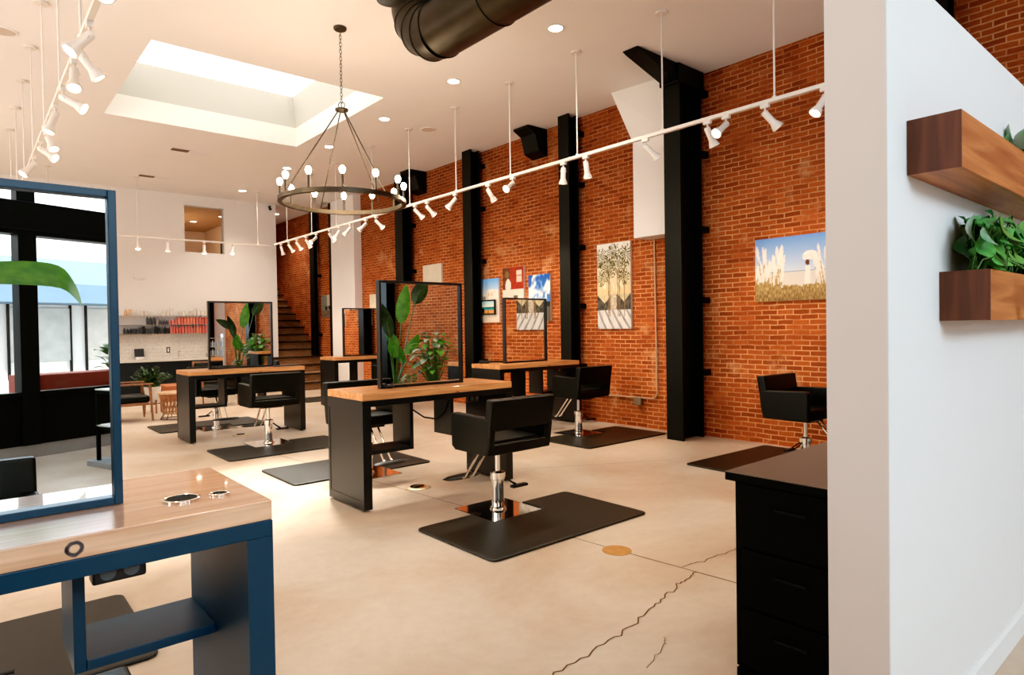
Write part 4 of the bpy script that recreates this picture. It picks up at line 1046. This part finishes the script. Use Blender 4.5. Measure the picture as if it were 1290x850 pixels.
def armchair(label, loc, rz, seat=M_VINYL):
    """mid-century frame chair; origin on the floor under its middle, faces -Y"""
    t = thing('wood_armchair', label, 'armchair', loc, rz)
    for sx in (-1, 1):
        for yy, ztop, lean in ((-.28, .54, .03), (.28, .60, -.05)):
            MB().tube([(sx*.29, yy-lean, 0), (sx*.29, yy, ztop)], .014, 10, r1=.02).build('leg', M_WALNUT, t)
        MB().box(sx*.29-.025, sx*.29+.025, -.32, .30, .535, .56).build('arm', M_WALNUT, t, bevel=.008)
    MB().box(-.28, .28, -.27, .27, .235, .275).build('seat_frame', M_WALNUT, t, bevel=.006)
    MB().box(-.26, .26, -.29, .24, .275, .375).build('seat_cushion', seat, t, bevel=.03, seg=3)
    MB().prism([(.20, .36), (.29, .34), (.37, .74), (.29, .76)], 0, -.26, .26).build('back_cushion', seat, t, bevel=.025, seg=3)
    MB().prism([(.295, .32), (.32, .32), (.40, .77), (.375, .775)], 0, -.28, .28).build('back_frame', M_WALNUT, t, bevel=.005)
    return t
ac = armchair('wooden armchair with dark cushion beside the foreground mirror edge, facing the drum table', (1.84, 11.02, 0), PI/2)
dup(ac, (3.44, 12.15, 0), 0, 'wooden armchair behind the far left station, its brown back showing above the top')
t = thing('leather_ottoman', 'low orange-brown leather ottoman behind the drum table', 'ottoman', (2.86, 12.45, 0))
M_TAN = mat('tan_leather', (.42, .13, .045), .45, var=.15, vs=12)
MB().box(-.22, .22, -.2, .2, .12, .40).build('cushion', M_TAN, t, bevel=.035, seg=3)
for x in (-.17, .17):
    for y in (-.15, .15): MB().tube([(x, y, 0), (x*.95, y*.95, .125)], .014, 8).build('leg', M_WALNUT, t)

# brick stairs
t = thing('stairs', '', 'w'); del t['label']; del t['category']; struct(t)
for i in range(15):
    ys = 13.9+i*.265 if i > 1 else 13.55+i*.3
    MB().box(5.57 if ys > YB else 5.2, 6.41 if ys < 13.74 else 6.598, ys, ys+.6, .175*i+.001, .175*(i+1)).build('step', M_BRICKS, t)
    MB().box(5.57 if ys > YB else 5.2, 6.40 if ys < 13.74 else 6.597, ys-.035, ys+.03, .175*(i+1)-.035, .175*(i+1)+.004).build('nosing', MATS['potting_soil'], t)

# ------------------------------------------------------------------ things behind the camera, seen in the mirrors
def bop(label, loc, leaves, potm, pr=.2, ph=.42):
    """bird of paradise: upright stalks, each with one big paddle leaf: (base, foot of blade, tip, width, side)"""
    t = thing('bird_of_paradise', label, 'plant', loc)
    MB().lathe([(pr*.75, 0), (pr, ph), (pr*.92, ph), (pr*.9, ph-.04)], n=28).build('pot', potm, t)
    MB().lathe([(.001, ph-.05), (pr*.9, ph-.05), (pr*.9, ph-.04), (.001, ph-.04)], n=20).build('soil', M_SOIL, t)
    g = MB(); gd = MB(); s_ = MB(); o = Vector(loc)
    for foot, tip, wd, side, dk in leaves:
        f_ = Vector(foot)-o; tp = Vector(tip)-o; b0 = Vector((f_.x*.12, f_.y*.12, ph-.05))
        mid = b0.lerp(f_, .55)+Vector((0, 0, .04))
        s_.tube([b0, mid, f_, f_.lerp(tp, .5)], .012, 7, r1=.005)
        (gd if dk else g).leaf(f_, tp, wd, .05, side, .22, 12, .42)
    g.build('foliage', M_LEAFB, t); gd.build('dark_foliage', M_LEAFD, t); s_.build('stalks', M_STEM, t)
    return t
bx, by = 5.45, -.5
bop('tall bird of paradise plant reflected in the centre mirror', (bx, by, 0), [
    ((5.58, -.5, 1.38), (5.69, -.5, 2.06), .24, (.9, .4, 0), False), ((5.86, -.52, 1.72), (6.12, -.55, 2.22), .26, (.8, .5, -.3), True),
    ((5.35, -.45, 1.15), (5.18, -.42, 1.72), .2, (.7, .6, .2), True), ((5.50, -.48, 1.0), (5.3, -.55, 1.3), .16, (.6, .5, .5), False),
    ((5.30, -.5, 1.35), (4.92, -.5, 1.62), .26, (.3, .8, .5), True), ((5.68, -.45, .86), (5.86, -.42, 1.22), .22, (.9, .3, 0), False),
    ((5.45, -.45, .82), (5.3, -.4, 1.12), .16, (.9, .3, .2), False), ((5.62, -.5, .7), (5.5, -.5, 1.08), .14, (.9, .3, 0), False)], M_TERRA)
def bushy(name, label, loc, n, spread, h, m, m2, potm, seed, lw=.12, ph=.4, pr=.17):
    r_ = random.Random(seed); t = thing(name, label, 'plant', loc)
    MB().lathe([(pr*.75, 0), (pr, ph), (pr*.92, ph), (pr*.9, ph-.04)], n=26).build('pot', potm, t)
    MB().lathe([(.001, ph-.05), (pr*.9, ph-.05), (pr*.9, ph-.04), (.001, ph-.04)], n=20).build('soil', M_SOIL, t)
    g = MB(); g2 = MB(); s_ = MB()
    for i in range(n):
        a = r_.uniform(0, 2*PI); rr = spread*r_.random()**.6; hz = ph+(h-ph)*(1-.45*(rr/spread)**2)*r_.uniform(.35, 1)
        f_ = Vector((rr*math.cos(a), rr*math.sin(a), hz)); b0 = Vector((.04*math.cos(a), .04*math.sin(a), ph-.05))
        s_.tube([b0, b0.lerp(f_, .6)+Vector((0, 0, .06)), f_], .004, 5, caps=False)
        d = Vector((math.cos(a), math.sin(a), r_.uniform(-.7, .3))).normalized(); L = lw*r_.uniform(.9, 1.6)
        (g if r_.random() < .38 else g2).leaf(f_, f_+d*L, L*.72, .1, None, .15, 7, .38)
    g.build('foliage', m, t); g2.build('pale_foliage', m2, t); s_.build('stems', M_STEM, t)
    return t
bushy('caladium', 'pale variegated leafy plant low in the centre mirror reflection', (5.78, .14, 0), 110, .30, 1.32, M_LEAFB, M_LEAFV, M_POTW, 3, .13)
bushy('leafy_houseplant', 'smaller blue-green plant between the two big reflected plants', (5.20, .42, 0), 30, .15, .74, M_LEAFV, M_LEAF, M_POTG, 9, .08, .3, .13)
bop('bird of paradise plant whose leaf crosses the foreground mirror reflection', (-.45, -1.7, 0), [
    ((-.5, -1.8, 1.3), (-.9, -1.9, 1.9), .26, (.6, .6, 0), True), ((-.5, -1.5, 1.2), (-.7, -1.2, 1.8), .24, (.6, .6, 0), False)], M_POTG)
bp_ = [o for o in scene.objects if o.name.startswith('bird_of_paradise') and o.type == 'EMPTY'][-1]
leafpath(MB(), [(.15, .05, 1.62), (.45, .1, 1.69), (.75, .16, 1.71), (.98, .22, 1.69), (1.07, .26, 1.60), (1.11, .28, 1.50)], .30, (-.1, .75, .42), .10).build('foliage', M_LEAFB, bp_)
MB().tube([(0, 0, .38), (.05, .02, 1.2), (.15, .05, 1.62), (.5, .1, 1.69)], .012, 7, r1=.006).build('stalks', M_STEM, bp_)
# product stand seen in the far left mirror
t = thing('product_stand', 'white open shelf stand of bottles seen in the far left mirror', 'shelf', (5.36, -2.15, 0))
q = MB(); q.box(-.2, -.185, -.12, .12, 0, 1.25).box(.185, .2, -.12, .12, 0, 1.25).build('stand_side', M_PLASTW, t)
for z in (.1, .42, .66, .9, 1.14): MB().box(-.185, .185, -.12, .12, z-.015, z).build('stand_shelf', M_PLASTW, t)
M_BL = mat('blue_white_bottle', (.55, .68, .80), .3, var=.05)
for z in (.42, .66, .9):
    for i in range(5):
        key = ('st', i % 2)
        if key not in PR: PR[key] = protos('bottle', M_PLASTW if i % 2 else M_BL, .17, .028).build('product_bottle', M_PLASTW if i % 2 else M_BL); o = PR[key]
        else: o = PR[key].copy(); COL.objects.link(o)
        o.location = (5.36-.14+i*.07, -2.12, z+.0005); tag(o, '%s %s bottle on the %s stand shelf in the far left mirror' % (NUM[i], 'white' if i % 2 else 'pale blue', {.42: 'lower', .66: 'middle', .9: 'upper'}[z]), 'bottle', 'bottles on the product stand')
# black rail stand by the storefront, with planter
t = thing('display_stand', 'black metal stand with a shelf beside the storefront in the foreground mirror', 'stand', tuple(A+DX*-.05+DN*1.046), th)
for x, y in ((0, 0), (.5, 0), (0, .8), (.5, .8)): MB().box(x, x+.03, y, y+.03, .05, .745).build('leg', M_STEEL, t)
M_SLAB = mat('pale_slab', (.75, .74, .70), .4, var=.03)
for za, zb in ((.71, .745), (.36, .39)):
    fr_ = MB().box(0, .53, 0, .03, za, zb).box(0, .53, .8, .83, za, zb).box(0, .03, .03, .8, za, zb).box(.5, .53, .03, .8, za, zb).build('stand_rail', M_STEEL, t, bevel=.002)
    MB().box(.0, .53, 0, .83, zb, zb+.012).build('stand_top', M_SLAB, fr_)
MB().box(-.06, .6, -.06, .9, -.0, .05).build('plinth', M_CONC, t)
t = thing('floor_planter', 'grey-blue round pot under the black stand in the foreground mirror', 'pot', tuple(A+DX*.16+DN*1.20+Vector((0, 0, .0505))))
MB().lathe([(.10, 0), (.12, .25), (.125, .27), (.112, .27), (.11, .24)], n=24).build('pot', M_POTG, t)
# outside: red planter with greens, cafe front opposite
t = thing('street_planter', 'red planter trough with leafy plants outside the shop window', 'planter', tuple(A+DX*.75-DN*.75), th)
MB().box(-.7, .9, -.2, .2, -.12, .84).build('trough', mat('faded_red', (.62, .16, .12), .6, var=.15), t, bevel=.01)
g = MB(); r5 = random.Random(9)
for i in range(90):
    x = r5.uniform(.3, .85); p = Vector((x, r5.uniform(-.15, .15), .82+r5.random()*.3)); a = r5.uniform(0, 2*PI)
    g.leaf(p, p+Vector((math.cos(a), math.sin(a), r5.uniform(-.2, .6)))*.15, .09, .1)
g.build('foliage', M_LEAF, t)
t = thing('shop_building', 'pale shop building across the street with a blue-grey awning, seen in the foreground mirror', 'building', tuple(A-DN*14), th)
M_FAC = mat('pale_facade', (.80, .80, .78), .8, var=.05, vs=1.5); M_AWN = mat('blue_grey_awning', (.13, .22, .31), .7, var=.08, vs=3)
MB().box(-14, 14, -3, 0, -.12, 7).build('facade', M_FAC, t)
MB().prism([(0, 3.6), (1.6, 2.75), (1.6, 2.2), (0, 2.2)], 0, -14, 14).build('awning', M_AWN, t)
for k in range(-6, 7):
    wd = MB().box(k*2.1-.8, k*2.1+.8, 0, .06, .5, 2.1).build('shop_window', mat('shop_glass%d' % k, rng.choice([(.30, .38, .42), (.5, .52, .5), (.62, .6, .55)]), .2, var=.3, vs=3), t)
    MB().box(k*2.1-.85, k*2.1-.8, .0, .08, 0, 2.2).box(k*2.1+.8, k*2.1+.85, 0, .08, 0, 2.2).build('shop_mullion', M_STEEL, wd)
# ------------------------------------------------------------------ lights
def lamp(kind, name, loc, power, color, aim=None, **kw):
    l = bpy.data.lights.new(name, kind); l.energy = power; l.color = color
    for k_, v_ in kw.items(): setattr(l, k_, v_)
    o = bpy.data.objects.new(name, l); COL.objects.link(o); o.location = loc
    if aim is not None: o.rotation_euler = Vector(aim).to_track_quat('-Z', 'Y').to_euler()
    return o
WARM = (1, .82, .62); WARM2 = (1, .89, .77); COOL = (.66, .84, 1.)
for i, (p, d, pw) in enumerate(SPOTS): lamp('SPOT', 'spot_lamp', p, pw*1.0, WARM, d, spot_size=RD(75), spot_blend=.7, shadow_soft_size=.04)
for (x, y), _ in CANS: lamp('SPOT', 'downlight_and_fill_lamp', (x, y, ZC-.03), 62, WARM2, (0, 0, -1), spot_size=RD(120), spot_blend=.8, shadow_soft_size=.06)
for x, y in ((1.2, 12.2), (2.9, 12.4), (.2, 13), (4.5, 12.6), (2.6, 10.6), (-1.5, 6), (-1.5, 10), (5.6, .2), (3.4, 1.9), (1.3, 3.4)): lamp('SPOT', 'downlight_and_fill_lamp', (x, y, ZC-.03), 62, WARM2, (0, 0, -1), spot_size=RD(120), spot_blend=.8, shadow_soft_size=.08)  # added fill spots without fittings, brightening the back and sides
lamp('POINT', 'chandelier_lamp', (2.83, 5.76, 2.75), 26, WARM, shadow_soft_size=.3)
lamp('POINT', 'loft_lamp', (3.8, 17.5, 3.4), 20, WARM, shadow_soft_size=.2)
for y, pw_ in ((5.0, 34), (11.0, 70)): lamp('AREA', 'ceiling_fill', (-3.0, y, 2.0), pw_, (1, .9, .80), (.25, 0, 1), shape='RECTANGLE', size=1.2, size_y=3.0)  # added unseen fill lamps that brighten the ceiling
lamp('AREA', 'entry_fill', (5.0, -4.9, 2.2), 34, COOL, (.5, 1, -.03), shape='RECTANGLE', size=1.6, size_y=2.2)  # added fill for the brick and plants; no window in this wall
# daylight through the side windows, the transom of the storefront and the skylight
lamp('AREA', 'side_window_daylight', (-4.4, 4.9, 1.95), 62, (1, .95, .9), (1, 0, -.12), shape='RECTANGLE', size=7.2, size_y=3.1)
q = A+DX*(-.2)+DN*.12
lamp('AREA', 'storefront_daylight', (q.x, q.y, 3.5), 150, COOL, tuple(DN+Vector((0, 0, -.35))), shape='RECTANGLE', size=5.2, size_y=1.2)
lamp('SUN', 'sun', (6, 16, 14), 6.0, (1, .95, .86), (-1.35, -3.5, -4.93), angle=RD(7))
W = bpy.data.worlds.new('sky'); scene.world = W; W.use_nodes = True
bg = W.node_tree.nodes['Background']; skyt = W.node_tree.nodes.new('ShaderNodeTexSky')
skyt.sky_type = 'HOSEK_WILKIE'; skyt.sun_direction = Vector((-.5, -.5, .75)).normalized(); skyt.turbidity = 4
mxw = W.node_tree.nodes.new('ShaderNodeMix'); mxw.data_type = 'RGBA'; mxw.inputs[0].default_value = .75; mxw.inputs[7].default_value = (.93, .97, 1, 1)
W.node_tree.links.new(skyt.outputs[0], mxw.inputs[6]); W.node_tree.links.new(mxw.outputs[2], bg.inputs['Color']); bg.inputs['Strength'].default_value = 2.2

# ------------------------------------------------------------------ camera
F_, YAW, PIT, ROL = 810.5, RD(40.6267), RD(-.8858), RD(-.8795)
fwd = Vector((math.sin(YAW)*math.cos(PIT), math.cos(YAW)*math.cos(PIT), math.sin(PIT))); rgt = Vector((math.cos(YAW), -math.sin(YAW), 0)); up = rgt.cross(fwd)
r = rgt*math.cos(ROL)+up*math.sin(ROL); u = up*math.cos(ROL)-rgt*math.sin(ROL)
cd = bpy.data.cameras.new('camera'); cam = bpy.data.objects.new('camera', cd); COL.objects.link(cam)
cd.sensor_width = 36; cd.sensor_fit = 'HORIZONTAL'; cd.lens = F_*36/1290; cd.clip_start = .05; cd.clip_end = 200
mw = Matrix((( r.x, u.x, -fwd.x, 0), (r.y, u.y, -fwd.y, 0), (r.z, u.z, -fwd.z, 1.30), (0, 0, 0, 1)))
cam.matrix_world = mw
scene.camera = cam
scene.view_settings.view_transform = 'Standard'
scene.view_settings.look = 'None'
scene.view_settings.exposure = 0.58
scene.view_settings.gamma = 1.0
scene.view_settings.use_curve_mapping = True
cmv = scene.view_settings.curve_mapping; cc_ = cmv.curves[3]
for x_, y_ in ((.008, .002), (.03, .020), (.09, .083), (.3, .31), (.6, .605)): cc_.points.new(x_, y_)
cmv.update()
scene.cycles.max_bounces = 8; scene.cycles.diffuse_bounces = 4; scene.cycles.glossy_bounces = 4; scene.cycles.transparent_max_bounces = 12
scene.cycles.sample_clamp_indirect = 6.0
scene.cycles.use_denoising = True
scene.cycles.caustics_reflective = False; scene.cycles.caustics_refractive = False
